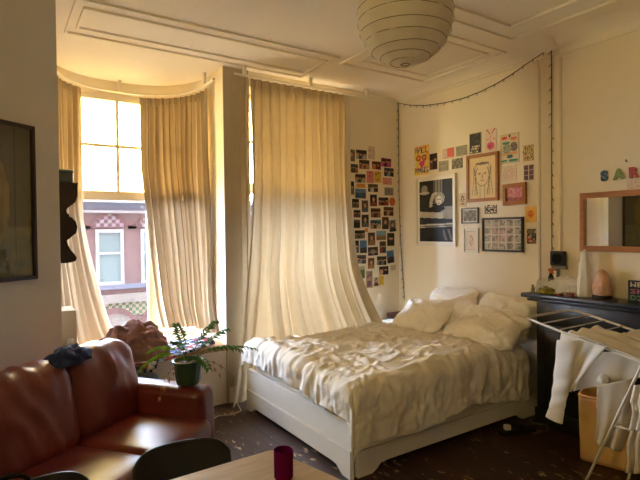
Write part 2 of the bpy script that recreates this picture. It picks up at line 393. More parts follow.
struct('trim_chimney_corner', MB().tube([(CHX+.004, 2.206, 1.05), (CHX+.004, 2.206, 2.9)], .014), M_trim)
b = MB(); b.box((BX-.016, 2.37, 0), (BX, AY, .14)); b.box((3.16, AY-.016, 0), (BX-.016, AY, .14)); b.box((1.76, AY-.016, 0), (1.99, AY-.0, .14))
struct('baseboard_bed', b, M_trim, smooth=False)

# heating pipe on the bed wall
pts = [onx(533, 55.5, BX-.02), onx(536.5, 56, BX-.022)]
pts = [Vector((BX-.005, 2.475, 2.955)), Vector((BX-.03, 2.452, 2.955)), Vector((BX-.035, 2.436, 2.93)), Vector((BX-.035, 2.43, 2.88)), Vector((BX-.035, 2.428, .02))]
tag(MB().tube(pts, .011, 10).build('heating_pipe', M_trim), 'thin cream pipe running down the wall between pictures and fireplace', 'pipe')

# ------------------------------------------------------------------ street outside
FY = 18.0
M_brick = brick_mat('red_brick', (110, 86, 76), (98, 77, 68), (84, 74, 70))
M_brick2 = brick_mat('orange_brick', (96, 64, 52), (88, 58, 48), (84, 74, 68))
M_stone = mat('pale_stone', (108, 102, 88), .8); M_greystone = mat('grey_stone', (88, 90, 94), .8)
M_whitewood = mat('white_woodwork', (130, 130, 122), .5)
M_pane = mat('house_pane', (120, 146, 152), .15, noise_amt=.2, scale=1.2)
M_net = mat('net_curtain', (94, 108, 100), .9, noise_amt=.12, scale=4, stretch=(12, 1, 1))
M_mosaic = weave_mat('green_yellow_tiles', (48, 74, 52), (128, 118, 84), 9)
M_check = weave_mat('checker_brick', (120, 110, 106), (78, 54, 52), 8)
hs = thing('brick_house', 'red brick house with white sash windows and arches across the street', 'building', (4, FY, -4.6))
w = MB()
w.box((-4, FY, -4.6), (14, FY+.4, 2.3)); w.build('brick_wall', M_brick, hs, smooth=False)
MB().box((-4, FY-.35, 2.60), (14, FY+.4, 2.75)).build('gutter', M_whitewood, hs, smooth=False)
MB().box((-4, FY-.10, 2.34), (14, FY+.4, 2.60)).build('frieze', M_greystone, hs, smooth=False)
MB().box((-4, FY-.16, 2.25), (14, FY-.001, 2.34)).build('cornice_strip', M_whitewood, hs, smooth=False)
MB().box((-4, FY-.10, -.36), (14, FY-.001, -.20)).build('sill_course', M_greystone, hs, smooth=False)
MB().box((-4, FY-.08, -.84), (14, FY-.001, -.53)).build('stone_course', M_stone, hs, smooth=False)
MB().box((-4, FY-.02, -1.30), (14, FY-.001, -.84)).build('tile_frieze', M_mosaic, hs, smooth=False)
def arc(cx, cz, a, h, n=14, a0=0, a1=PI): return [(cx+a*math.cos(a0+(a1-a0)*i/n), cz+h*math.sin(a0+(a1-a0)*i/n)) for i in range(n+1)]
for cx in (1.83, 3.30, 4.77, 6.24):
    # upper window
    f = MB(); x0, x1, z0, z1 = cx-.45, cx+.45, -.20, 1.70
    f.ring_prism([(x0, FY-.05, z0), (x1, FY-.05, z0), (x1, FY-.05, z1), (x0, FY-.05, z1)], [(x0+.11, FY-.05, z0+.1), (x1-.11, FY-.05, z0+.1), (x1-.11, FY-.05, z1-.12), (x0+.11, FY-.05, z1-.12)], (0, .09, 0))
    f.box((x0+.1, FY-.04, .84), (x1-.1, FY+.02, .92))
    fo = f.build('house_window', M_whitewood, hs, smooth=False)
    MB().box((x0+.1, FY-.012, z0+.1), (x1-.1, FY-.004, z1-.1)).build('pane', M_net, fo, smooth=False)
    # tympanum above and its stone imposts
    oo = arc(cx, 1.76, .50, .40); MB().prism([(x, FY-.03, z) for x, z in oo], (0, .03, 0)).build('tympanum', M_check, hs, smooth=False)
    rg = arc(cx, 1.76, .60, .49); n = len(rg)
    m_ = MB(); m_.ring_prism([(x, FY-.045, z) for x, z in rg], [(x, FY-.045, z) for x, z in oo], (0, .044, 0)); m_.build('brick_arch', M_brick2, hs, smooth=False)
    for s in (-1, 1): MB().box((cx+s*.735-.13, FY-.06, 1.72), (cx+s*.735+.13, FY-.001, 1.80)).build('impost', M_stone, hs, smooth=False)
    MB().box((cx-.05, FY-.08, 2.22-.06), (cx+.05, FY-.001, 2.30)).build('keystone', M_stone, hs, smooth=False)
for cx in (1.83, 3.40, 5.0):
    oo = arc(cx, -1.62, .58, .42); ro = arc(cx, -1.62, .74, .62)
    MB().ring_prism([(x, FY-.05, z) for x, z in ro], [(x, FY-.05, z) for x, z in oo], (0, .049, 0)).build('door_arch', M_brick2, hs, smooth=False)
    MB().prism([(x, FY-.03, z) for x, z in oo], (0, .029, 0)).build('door_tympanum', M_stone, hs, smooth=False)
    MB().box((cx-.56, FY-.05, -4.6), (cx+.56, FY-.001, -1.62)).build('shop_window', M_pane, hs, smooth=False)
struct('street_ground', MB().box((-30, 5.5, -4.75), (40, 30, -4.6)), mat('asphalt', (90, 86, 82), .9), smooth=False)

# ------------------------------------------------------------------ curtains
def curtain(name, label, path, ztop, zbot, folds, amp, flare=None, head=.07, nu=220, nv=60, seed=0, m=None):
    """path(s)->(point, normal); flare(s,t)->(ds, out, dz) where t is 0 at top and 1 at the hem"""
    root = thing(name, label, 'curtain', tuple(path(.5)[0][:2])+(zbot(.5) if callable(zbot) else zbot,), group=None)
    def pos(s, t, a=1.):
        p, n = path(s)
        zb = zbot(s) if callable(zbot) else zbot
        z = ztop+(zb-ztop)*t
        ph = folds*2*PI*s + 1.3*math.sin(5*s+seed) + .8*math.sin(13*s+seed*2)*min(1, t*3) + 2.6*min(1, t*1.6)*noise.noise(Vector((s*3.5, t*1.1, seed)))
        grow = .55+.7*min(1, t*2.2)
        k = amp*grow*((1-.45*min(1, t*1.5))*math.sin(ph)+.25*math.sin(2.3*ph+seed+2*t)*(1-.6*t)+.9*t*math.sin(ph*.37+seed)+.9*t*noise.noise(Vector((s*7, t*2.5, seed))))*a
        tx = Vector((n.y, -n.x, 0))
        q = p + n*k + tx*(amp*.35*math.cos(ph)*a)
        q = Vector((q.x, q.y, z))
        if flare:
            f = flare(s, t); q += f
        return q
    T0 = head/(ztop-(zbot(.5) if callable(zbot) else zbot))
    MB().grid(lambda u, v: pos(u, T0+(1-T0)*v), nu, nv).build('curtain_panel', m or M_curtain, root, angle=180)
    # pencil-pleat heading tape
    MB().grid(lambda u, v: pos(u, T0*v) + path(u)[1]*(.006*math.sin(folds*6*PI*u)), nu, 4).build('pleated_heading', m or M_curtain, root, angle=180)
    return root
# the tall curtain over the window beside the bed
def big_path(s):
    return Vector((1.95+s*1.08, AY-.13, 0)), Vector((0, -1, 0))
def big_bot(s):
    return .02 if s < .13 else (.02+(.60-.02)*min(1, (s-.13)/.05) if s < .18 else .60+.008*math.sin(20*s))
def big_flare(s, t):
    t2 = max(0, (t-.22)/.78); t3 = t2**1.8
    dx = (-.24*(1-s)**3 + .23*s**4)*t3
    on = min(1, max(0, (s-.12)/.10))
    dy = -.26*on*max(0, (t-.72)/.28)**1.6 - .05*t3*(1-on)*0
    return Vector((dx, dy + (.02 if s < .14 else 0)*t3, 0))
curtain('window_curtain', 'floor-length cream curtain beside the bed, its hem pooled on the white duvet', big_path, 2.93, big_bot, 13, .034, big_flare, nu=300, nv=90, seed=1)
def bay_path(t0, t1):
    def f(s):
        t = t0+(t1-t0)*s
        if t < 0: return Vector((1.05+.64, 4.45+t*1.0, 0)), Vector((-1, 0, 0))
        p = bay(t, .64, .655); e = bay(t+.01, .64, .655)-bay(max(0, t-.01), .64, .655); e.normalize()
        n = Vector((e.y, -e.x, 0))
        if (Vector((1.05, 4.2, 0))-p).dot(n) < 0: n = -n
        return p, n
    return f
def right_flare(s, t):
    t2 = max(0, (t-.3)/.7)
    return Vector((.10*s*t2*t2*0+.03*t2, -.10*max(0, (t-.85)/.15)**2*1, 0)) + Vector((.14*s*t2, .0, 0))
curtain('bay_curtain', 'cream curtain hanging at the right side of the curved bay window', bay_path(-.03, math.radians(76)), 2.90, .60, 11, .024, right_flare, nu=240, nv=70, seed=3, m=M_baycurtain)
def left_flare(s, t):
    t2 = max(0, (t-.45)/.55)
    return Vector((.26*s*t2**1.5, -.06*t2*t2, 0))
curtain('bay_curtain', 'cream curtain at the left end of the bay, behind the dark scrolled shelf', bay_path(math.radians(176), math.radians(119)), 2.90, .58, 8, .024, left_flare, nu=180, nv=70, seed=5, m=M_baycurtain)
# rails
def rail(name, label, pts, r=.011):
    root = thing(name, label, 'curtain rail', tuple(pts[len(pts)//2]))
    MB().tube(pts, r, 8).build('rod', M_white, root)
    for i in (1, len(pts)//2, len(pts)-2):
        p = Vector(pts[i]); MB().box(p-Vector((.015, .015, 0)), (p.x+.015, p.y+.015, CZ), .003).build('bracket', M_white, root)
rail('curtain_rail', 'white curtain rail under the ceiling above the tall curtain', [(x, AY-.12, 2.955) for x in [1.80+.1*i for i in range(17)]])
rail('curtain_rail', 'curved white curtain rail following the rounded bay window', [tuple(Vector((1.67, 4.22, 2.925)))]+[tuple(bay(PI*i/24, .62, .64)+Vector((0, 0, 2.925))) for i in range(25)])

# ------------------------------------------------------------------ radiator, scroll shelf with box
rd = thing('radiator', 'cream panel radiator on the bay side wall behind the sofa', 'radiator', (.44, 4.0, .25))
b = MB(); b.box((.37, 3.86, .26), (.39, 4.12, 1.0), .006); b.box((.455, 3.86, .26), (.475, 4.12, 1.0), .006); b.build('panel', M_radiator, rd)
b = MB()
for i in range(12): b.box((.37, 3.87+i*.02, 1.0), (.475, 3.882+i*.02, 1.012))
b.build('top_grille', M_radiator, rd, smooth=False)
MB().box((.365, 3.85, .26), (.48, 3.862, 1.014), .004).build('end_cap', M_radiator, rd)
v = MB(); v.lathe([(0, 0), (.024, 0), (.026, .01), (.022, .055), (.012, .06), (0, .06)], n=16, c=(0, 0, 0))
v.v = [Vector((.43+p.x, 3.845-p.z, .80+p.y)) for p in v.v]; v.build('valve_knob', M_white, rd)
MB().box((.327, 3.9, .5), (.375, 3.93, .53)).build('wall_bracket', M_radiator, rd)

out = [(77.3, 185), (77.6, 196), (75.5, 202), (70.5, 206), (67.2, 208.5), (66.3, 211), (67.2, 213.5), (69, 214), (69.3, 216.3), (72, 217.5), (73.4, 219), (76, 222), (77.5, 227), (76.5, 232.5), (72, 236.5), (67, 240.5), (68, 245), (71, 250), (75, 254.5), (77, 257.5), (75.8, 261), (70, 262.6), (55, 264)]
sh = thing('wall_shelf', 'dark wooden wall shelf with scrolled side beside the bay curtain', 'shelf', (.40, 3.95, 1.3))
SY = 3.86
prof = [ony(x, y, SY) for x, y in out]
prof = [p for p in prof] + [Vector((.331, SY, prof[-1].z)), Vector((.331, SY, prof[0].z))]
MB().prism(prof, (0, .022, 0)).build('scrolled_side', M_darkwood, sh, smooth=False)
MB().prism([p+Vector((0, .2, 0)) for p in prof], (0, .022, 0)).build('scrolled_side', M_darkwood, sh, smooth=False)
zt = prof[0].z; xr = prof[0].x
MB().box((.331, SY-.005, zt), (xr+.003, SY+.225, zt+.016)).build('shelf_board', M_darkwood, sh, smooth=False)
MB().box((.331, SY+.022, zt-.30), (xr-.05, SY+.2, zt-.285)).build('shelf_board', M_darkwood, sh, smooth=False)
tb = thing('storage_tin', 'blue-grey tin box on top of the dark scrolled shelf', 'tin', (.41, SY+.1, zt+.016))
MB().box((.345, SY+.01, zt+.0165), (xr-.022, SY+.19, zt+.085), .01).build('tin_body', M_tinblue, tb)
MB().box((.342, SY+.007, zt+.0855), (xr-.018, SY+.193, zt+.108), .01).build('tin_lid', M_tinblue, tb)

# ------------------------------------------------------------------ bed
bed = thing('double_bed', 'white wooden double bed frame standing against the bed wall', 'bed', (2.8, 3.19, 0))
FX, BY0, BY1 = 1.83, 2.44, 3.94
def board(axis, a0, a1, fixed, z0, z1, cut0, cut1, cutz, th):
    # outline with an arched cut-out at the bottom
    P = [(a0, .0), (a0+cut0-.02, 0.0), (a0+cut0+.01, cutz*.3), (a0+cut0+.05, cutz*.9), (a0+cut0+.10, cutz), (a1-cut1-.10, cutz), (a1-cut1-.05, cutz*.9), (a1-cut1-.01, cutz*.3), (a1-cut1+.02, 0), (a1, 0), (a1, z0), (a0, z0)]
    P2 = [(a0, z0+.008), (a1, z0+.008), (a1, z1), (a0, z1)]
    mk = (lambda a, z: Vector((fixed, a, z))) if axis == 'y' else (lambda a, z: Vector((a, fixed, z)))
    off = (th, 0, 0) if axis == 'y' else (0, th, 0)
    sh = Vector(off).normalized()*-.009       # the lower board stands a little proud, its top edge reads as a line
    return [MB().prism([mk(*p)+(sh if Q is P else Vector((0, 0, 0))) for p in Q], off) for Q in (P, P2)], MB().prism([mk(*p)+Vector(off)*.25 for p in [(a0, .16), (a1, .16), (a1, .2), (a0, .2)]], Vector(off)*.7)
(lo, hi), core = board('y', BY0, BY1, FX, .178, .355, .10, .10, .05, .035)
fb = hi.build('footboard', M_white, bed, smooth=False); lo.build('lower_panel', M_white, fb, smooth=False); core.build('groove', M_white, fb, smooth=False)
(lo, hi), core = board('x', FX+.045, 3.78, BY0, .165, .33, .14, .22, .055, .03)
sb = hi.build('side_rail', M_white, bed, smooth=False); lo.build('lower_panel', M_white, sb, smooth=False); core.build('groove', M_white, sb, smooth=False)
(lo, hi), core = board('x', FX+.045, 3.78, BY1-.03, .165, .33, .28, .28, .075, .03)
sb = hi.build('side_rail', M_white, bed, smooth=False); lo.build('lower_panel', M_white, sb, smooth=False)
MB().box((3.79, BY0, 0), (3.825, BY1, .62), .006).build('headboard', M_white, bed)
b = MB()
for i in range(14): b.box((1.93+i*.135, BY0+.03, .20), (2.0+i*.135, BY1-.03, .215))
b.build('bed_slats', M_white, bed, smooth=False)
def wr(x, y): return .012*fbm((x*3, y*5, 3), 3)
mt = MB(); mt.box((FX+.04, BY0+.035, .217), (3.785, BY1-.035, .50), .07, 5)
tag(mt.build('mattress', M_sheet), 'white-sheeted mattress lying in the bed frame under the duvet', 'mattress')

# duvet: flat sheet rolled over the foot edge and the near side, with creases
XH, XF, YB, YN = 3.57, 1.90, 3.96, 2.49
def roll(s, flat, r, ext):
    if s <= flat: return s, 0., 0.
    if s <= flat+r*PI/2:
        a = (s-flat)/r; return flat+r*math.sin(a), r*(1-math.cos(a)), a
    return flat+r, r+(s-flat-r*PI/2), PI/2
def duvet(u, v):
    x_, y_ = u, v
    flatx, flaty = XH-XF, YB-YN
    rx, ry = .10, .11
    # drape lengths vary along the hem
    hang_side = .285+.04*noise.noise(Vector((u*4, 1.3, 0)))+.02*noise.noise(Vector((u*13, 1.3, 0)))
    hang_foot = .085+.05*v*v+.05*noise.noise(Vector((v*5, 7.1, 0)))+.02*noise.noise(Vector((v*14, 7.1, 0)))
    sx = u*(flatx+rx*PI/2+max(0, hang_foot)); sy = v*(flaty+ry*PI/2+hang_side)
    hx, dx, ax = roll(sx, flatx, rx, 0); hy, dy, ay = roll(sy, flaty, ry, 0)
    x, y = XH-hx, YB-hy
    px_, py_ = XH-sx, YB-sy      # position on the flat cloth, for the creases
    # loft: thick filling, lower near the far side
    base = .615 + .035*fbm((x*1.5, y*1.7, 2), 2) + .03*math.exp(-((x-2.9)/.5)**2-((y-2.7)/.35)**2) - .03*min(1, max(0, (v-.0)*0))
    edge_b = max(0, .06-(v*(flaty)))/.06
    base -= .07*edge_b**2
    n = Vector((-math.sin(ax), -math.sin(ay), math.cos(ax)*math.cos(ay)+.02)).normalized()
    # creases: warped ridges, mostly running along the bed
    wx, wy = px_+.12*noise.noise(Vector((px_*2.2, py_*2.2, 5))), py_+.10*noise.noise(Vector((px_*2.5, py_*2.5, 9)))
    wx += .05*noise.noise(Vector((px_*6, py_*6, 15))); wy += .05*noise.noise(Vector((px_*6, py_*6, 19)))
    sm = lambda r: max(0, r)**1.4
    c1 = sm(ridge((wx*3.4+wy*2.6, wy*5.5-wx*3.0, .3))); c2 = sm(ridge((wx*8-wy*3, wy*10+wx*4, 2.2))); c3 = sm(ridge((wx*9+wy*4, wy*17-wx*4, 4.4))); c4 = ridge((wx*22-wy*8, wy*34, 6.2))
    big = noise.noise(Vector((wx*1.8, wy*2.2, 12)))
    w = .011*(c1-.3)+.012*(c2-.3)*(.6+.8*c1)+.010*(c3-.3)*(.5+c2)+.0035*(c4-.4)+.018*big
    hemf = min(1, max(ax, ay)/1.2)
    al = sx if ay > ax else sy
    w = w*(1-.45*hemf) + hemf*(.020*noise.noise(Vector((al*7, 3.3, (sy if ay > ax else sx)*2)))+.010*sm(ridge((al*11, 8.8, (sy if ay > ax else sx)*4)))+.006*noise.noise(Vector((al*26, 5.5, (sy+sx)*8))))
    return Vector((x, y, base-dx-dy)) + n*w
tag(MB().grid(duvet, 190, 190).build('duvet', M_duvet, angle=180, solid=.012), 'rumpled white duvet spread over the double bed', 'duvet')

def pillow(name, label, c, size, rot, seed, m=M_pillow):
    sx, sy, sz = size
    R = Matrix.Translation(Vector(c)) @ rot.to_matrix().to_4x4()
    def f(u, v):
        # u around the flat pillow rim, v from bottom centre to top centre -> superellipse plan, puffy section
        a = u*2*PI; b_ = (v-.5)*PI
        k = abs(math.cos(b_))**.55
        ca, sa = math.cos(a), math.sin(a)
        e = .42
        px_ = math.copysign(abs(ca)**e, ca)*k; py_ = math.copysign(abs(sa)**e, sa)*k
        rimth = (1-abs(px_)**2.6)*(1-abs(py_)**2.6)
        z = math.copysign(abs(math.sin(b_))**.9, math.sin(b_))*(.28+.72*max(0, rimth)**.5)
        ear = 1+.12*abs(px_*py_)-.07*(1-abs(px_*py_))
        p = Vector((px_*sx*ear, py_*sy*ear, z*sz))
        w = .022*(max(0, ridge((p.x*6+p.y*2+seed, p.y*5-p.x*2, p.z*4+seed)))-.3)+.022*(max(0, ridge((p.x*13+p.y*5, p.y*9+seed, 3)))-.3)+.008*ridge((p.x*26+seed, p.y*17-p.x*8, 5))+.022*noise.noise(p*4.5+Vector((seed, 0, 0)))
        nrm = Vector((px_*.3, py_*.3, z)).normalized()
        return R @ (p+nrm*w)
    return tag(MB().grid(f, 72, 36).build(name, m, angle=180), label, 'pillow', 'pillows at the head of the bed')
from mathutils import Euler
E3 = lambda x, y, z: Euler((math.radians(x), math.radians(y), math.radians(z)), 'XYZ')
pillow('bed_pillow', 'white pillow leaning against the wall, rear one of the far pair', (3.66, 3.27, .79), (.20, .255, .07), E3(0, -62, 4), 1)
pillow('bed_pillow', 'white pillow lying in front of the leaning one, nearer the photo wall', (3.46, 3.42, .725), (.19, .26, .08), E3(0, -34, 2), 2)
pillow('bed_pillow', 'white pillow propped against the wall nearest the fireplace', (3.66, 2.68, .79), (.20, .255, .08), E3(6, -52, -3), 3)
pillow('bed_pillow', 'white pillow slumped forward in front of the pillow nearest the fireplace', (3.44, 2.68, .725), (.21, .30, .085), E3(5, -30, -2), 4)

# small things between the bed and the window wall
st = thing('bedside_stool', 'low wooden bedside stool in the corner under the books', 'stool', (3.7, 4.05, 0))
MB().box((3.55, 3.965, .535), (3.83, 4.165, .56), .006).build('stool_top', M_darkwood, st)
for sx in (3.57, 3.79):
    for sy in (3.98, 4.13): MB().box((sx, sy, 0), (sx+.025, sy+.02, .535)).build('leg', M_darkwood, st, smooth=False)
def book(name, label, a, bb, m, rot=0):
    a, bb = Vector(a), Vector(bb); c = (a+bb)/2
    r = thing(name, label, 'book', (c.x, c.y, a.z), math.radians(rot), 'books on the bedside stool')
    X = WORLD[r.name]; hx, hy, h = (bb.x-a.x)/2, (bb.y-a.y)/2, bb.z-a.z
    q = MB(X); q.box((-hx, -hy, 0), (hx, hy, .004)); q.box((-hx, -hy, h-.004), (hx, hy, h)); q.box((-hx, -hy, 0), (-hx+.004, hy, h)); q.build('cover', m, r, smooth=False)
    MB(X).box((-hx+.004, -hy+.004, .004), (hx-.004, hy-.004, h-.004)).build('pages', M_pages, r, smooth=False)
book('book', 'green book lowest of the stack in the corner by the bed', (3.60, 3.975, .56), (3.80, 4.12, .592), M_bookgreen, 4)
book('book', 'dark blue book in the middle of the corner stack', (3.61, 3.975, .592), (3.80, 4.12, .608), M_bookblue, -3)
book('book', 'dark red book on top of the corner stack by the bed', (3.60, 3.975, .608), (3.81, 4.12, .645), M_bookred, 2)
tag(MB().box((3.50, 3.98, .56), (3.585, 4.04, .60), .004).build('small_box', mat('violet_card', (84, 82, 120), .6)), 'small violet box beside the stack of books in the corner', 'box')

# ------------------------------------------------------------------ sofa
SF = (1.164, 2.916, 0); STH = math.radians(39)
sofa = thing('leather_sofa', 'oxblood red leather sofa along the slanted left wall', 'sofa', SF, STH)
SX = WORLD[sofa.name]
MB(SX).box((-1.83, .03, .10), (0, .80, .30), .03, 3).build('base', M_leather, sofa)
def soft(a, b, bev, puff, seed, folds=0., lean=0., taper=0.):
    """an upholstered block: rounded box, bulged and creased"""
    bm = bmesh.new(); bmesh.ops.create_cube(bm, size=1)
    a, b = Vector(a), Vector(b); c, s = (a+b)/2, (b-a)
    for v in bm.verts: v.co = Vector([c[i]+v.co[i]*s[i] for i in range(3)])
    bmesh.ops.bevel(bm, geom=bm.edges[:], offset=bev, segments=5, affect='EDGES', profile=.5)
    bmesh.ops.subdivide_edges(bm, edges=[e for e in bm.edges if e.calc_length() > .06], cuts=14, use_grid_fill=True)
    bm.normal_update()
    for v in bm.verts:
        q = [(v.co[i]-c[i])/(s[i]/2) for i in range(3)]
        g = 1
        for i in range(3): g *= 1
        dx = [max(0, 1-q[i]**2) for i in range(3)]
        n = v.normal.copy()
        bulge = puff*(abs(n.x)*dx[1]*dx[2]+abs(n.y)*dx[0]*dx[2]+abs(n.z)*dx[0]*dx[1])
        cr = 0
        if folds:
            cx_, cz_ = v.co.x, v.co.z
            rr = ridge((cx_*9+cz_*3+seed, cz_*2.2-cx_*1.5, seed)); cr = folds*(max(0, rr-.35)**1.5 - .12)*max(.2, dx[0])
            cr += .4*folds*noise.noise(Vector((cx_*7, v.co.y*7+seed, cz_*6)))
        v.co = v.co + n*(bulge+cr)
        if lean: v.co.y += lean*(v.co.z-a.z)
    return bm
def softpart(name, m, parent, X, *args, **kw):
    mb = MB(X); mb._bm(soft(*args, **kw)); return mb.build(name, m, parent, angle=180)
softpart('arm', M_leather, sofa, SX, (-.17, .03, .10), (0, .80, .60), .045, .012, 1, .004)
softpart('arm', M_leather, sofa, SX, (-1.85, .03, .10), (-1.68, .80, .60), .045, .012, 2, .004)
softpart('back_frame', M_leather, sofa, SX, (-1.83, .70, .10), (0, .80, .72), .04, .0, 3)
for i in range(3):
    x1 = -.125-.518*i; x0 = x1-.512
    softpart('seat_cushion', M_leather, sofa, SX, (x0, -.02, .27), (x1, .56, .435), .045, .02, 4+i, .004)
    x1 = -.075-.53*i if i < 2 else -1.14; x0 = x1-.525
    softpart('back_cushion', M_leather2, sofa, SX, (x0, .47, .40), (x1, .66, .86), .075, .025, 8+i, .030, lean=.22)
for x in (-1.75, -.1):
    for y in (.1, .7): MB(SX).box((x-.025, y-.025, 0), (x+.025, y+.025, .10)).build('foot', M_blackmetal, sofa, smooth=False)
# crumpled navy jumper on the sofa back
def heap(c, r, h, seed, amp=.25, sx=1, sy=1, rough=3., nu=56, nv=28):
    c = Vector(c)
    def f(u, v):
        a = u*2*PI; b_ = v*PI/2
        d = Vector((math.cos(a)*math.cos(b_), math.sin(a)*math.cos(b_), math.sin(b_)))
        wq = Vector((noise.noise(d*1.4+Vector((seed, 3, 0))), noise.noise(d*1.4+Vector((0, seed, 7))), 0))
        ph = rough*3.2*(d.x*.8+d.z*.7-d.y*.3)+5*wq.x
        ph2 = rough*4.6*(d.y*.6-d.x*.5+d.z*.4)+6*wq.y
        k = 1+amp*(.30*math.sin(ph)+.22*math.sin(ph2)+.5*noise.noise(d*rough*.8+Vector((seed, 0, 0)))+.22*noise.noise(d*rough*2.6+Vector((0, seed, 0))))
        k *= 1+.15*(1-v)
        z = d.z*h*k
        return Vector((c.x+d.x*r*sx*k, c.y+d.y*r*sy*k, c.z+max(.0, z)))
    m = MB().grid(f, nu, nv)
    m.add([tuple(f(i/nu, 0)) for i in range(nu)], [tuple(range(nu))])
    return m
def sloc(x, y, z): return SX @ Vector((x, y, z))
cl = heap((0, 0, 0), .12, .085, 3.3, .22, 1.05, .62, 2.2); Xc = Matrix.Translation(sloc(-.57, .615, .842)) @ Matrix.Rotation(STH, 4, 'Z')
cl.v = [Xc @ v for v in cl.v]
tag(cl.build('navy_jumper', M_navy, angle=180), 'crumpled navy blue jumper lying on top of the sofa back', 'jumper')

# ------------------------------------------------------------------ potted palm on the sofa arm
pp = sloc(-.085, .17, .617)
plant = thing('potted_palm', 'small palm in a ribbed green pot on the sofa arm', 'plant', tuple(pp))
wob = lambda a, z: 1+.022*math.cos(a*14)*(1 if .012 < z < .128 else .2)
MB().lathe([(0, 0), (.066, 0), (.070, .004), (.074, .02), (.085, .09), (.088, .128), (.093, .132), (.094, .145), (.089, .147), (.084, .142), (.082, .125), (0, .122)], tuple(pp), 84, wob).build('pot', M_pot, plant, angle=60)
MB().lathe([(0, .012), (.04, .01), (.081, .0)], (pp.x, pp.y, pp.z+.122), 24).build('soil', M_soil, plant)
def frond(base, d, L, rise, droop, nleaf, leaf, m, curl=0.):
    base = Vector(base); d = Vector((d[0], d[1], 0)).normalized(); side = Vector((-d.y, d.x, 0))
    P = lambda t: base + d*(L*t) + Vector((0, 0, rise*t-droop*t*t)) + side*curl*t*t
    b = MB(); b.tube([P(i/10) for i in range(11)], lambda t: .0026*(1-.7*t), 5)
    for i in range(nleaf):
        t = .35+.65*i/(nleaf-1); p = P(t); tg = (P(min(1, t+.02))-P(t-.02)).normalized()
        for s in (-1, 1):
            l = leaf*(1-.45*abs(t-.62)/.4)*(random.uniform(.85, 1.1))
            dr = (side*s*.8+tg*.75+Vector((0, 0, -.18+random.uniform(-.1, .15)))).normalized()
            wv = tg.cross(dr).cross(dr).normalized()*.0105
            mid = p+dr*l*.5+Vector((0, 0, .006)); tip = p+dr*l+Vector((0, 0, -.012))
            b.add([p-wv*.3, p+wv*.3, mid-wv, mid+wv, tip], [(0, 1, 3, 2), (2, 3, 4)])
    return b
top = pp+Vector((0, 0, .13))
def R2(ax): return RT*ax[0] + Vector((FW.x, FW.y, 0))*ax[1]
specs = [((-1, -.25), .27, .26, .27, 11, .085, M_leaf, .0), ((-1, .2), .24, .27, .20, 10, .08, M_leaf, .03), ((-.35, .5), .20, .30, .10, 9, .075, M_leafdark, 0), ((-.1, -.3), .16, .30, .14, 9, .07, M_leafdark, 0),
         ((.3, .3), .19, .33, .11, 9, .075, M_leafdark, 0), ((.75, .5), .25, .27, .10, 9, .075, M_leafdark, 0), ((1, .1), .32, .28, .22, 10, .07, M_leafdark, .02), ((1, .45), .42, .24, .20, 10, .07, M_leafdark, 0), ((.6, -.5), .2, .2, .2, 8, .065, M_leafdark, 0)]
for dxy, L, ri, dr, n, lf, m, cu in specs:
    frond(top, R2(dxy), L, ri, dr, n, lf, m, cu).build('frond', m, plant, smooth=False)
for dxy, L, ri, dr in [((-.7, -.3), .16, .12, .24), ((.8, -.1), .2, .14, .2), ((-.5, -.6), .2, .08, .24), ((.9, .2), .28, .12, .22)]:
    d = R2(dxy); d = Vector((d.x, d.y, 0)).normalized()
    frond(top-Vector((0, 0, .01)), d, L, ri, dr, 5, .035, M_dry).build('dry_stem', M_dry, plant, smooth=False)

# ------------------------------------------------------------------ low side table with quilt and blanket, backpack
lt = thing('side_table', 'low black-legged side table below the bay window', 'table', (.73, 4.0, 0))
MB().box((.50, 3.87, .505), (1.02, 4.14, .528), .004).build('table_top', M_darkwood, lt)
for x in (.52, .985):
    for y in (3.885, 4.105): MB().box((x, y, 0), (x+.02, y+.02, .505)).build('leg', M_blackmetal, lt, smooth=False)
def quilt(u, v):
    # lies over the side table and the ledge, front edge hanging a little
    x = .50+u*1.15; yf = 3.862 if x < 1.03 else 3.862+(x-1.03)*.62
    yb = 4.52-.1*abs(u-.6)
    s = v*(yb-yf+.05)
    z = .540 if s > .05 else .540-(.05-s)*.9
    y = yf + max(0, s-.05) - (.006 if s < .05 else 0)
    z += .010+.012*noise.noise(Vector((x*9, y*9, 0)))+.035*max(0, u-.62)*(.6+ridge((x*8, y*8, 2)))*min(1, v*5)
    if x > 1.03 and s <= .05: z = .548
    return Vector((x, y, z))
def quilt_mat():
    m = bpy.data.materials.new('patterned_quilt'); m.use_nodes = True; nt = m.node_tree; b_ = nt.nodes['Principled BSDF']; b_.inputs['Roughness'].default_value = .9
    tc = nt.nodes.new('ShaderNodeTexCoord'); vo = nt.nodes.new('ShaderNodeTexVoronoi'); vo.inputs['Scale'].default_value = 26
    r = nt.nodes.new('ShaderNodeValToRGB'); r.color_ramp.interpolation = 'CONSTANT'
    cols = [(40, 46, 66), (168, 168, 170), (54, 70, 104), (150, 60, 54), (206, 200, 190), (36, 38, 50), (110, 130, 160)]
    r.color_ramp.elements[0].color = (*lin(cols[0]), 1); r.color_ramp.elements[1].position = .9; r.color_ramp.elements[1].color = (*lin(cols[-1]), 1)
    for i, c in enumerate(cols[1:-1]): e = r.color_ramp.elements.new(.15+.14*i); e.color = (*lin(c), 1)
    sp = nt.nodes.new('ShaderNodeSeparateColor'); nt.links.new(tc.outputs['Object'], vo.inputs['Vector']); nt.links.new(vo.outputs['Color'], sp.inputs[0]); nt.links.new(sp.outputs[0], r.inputs['Fac']); nt.links.new(r.outputs['Color'], b_.inputs['Base Color'])
    return m
tag(MB().grid(quilt, 90, 40).build('patterned_quilt', quilt_mat(), angle=180, solid=.014), 'blue and grey patterned quilt spread over the ledge and side table', 'quilt')
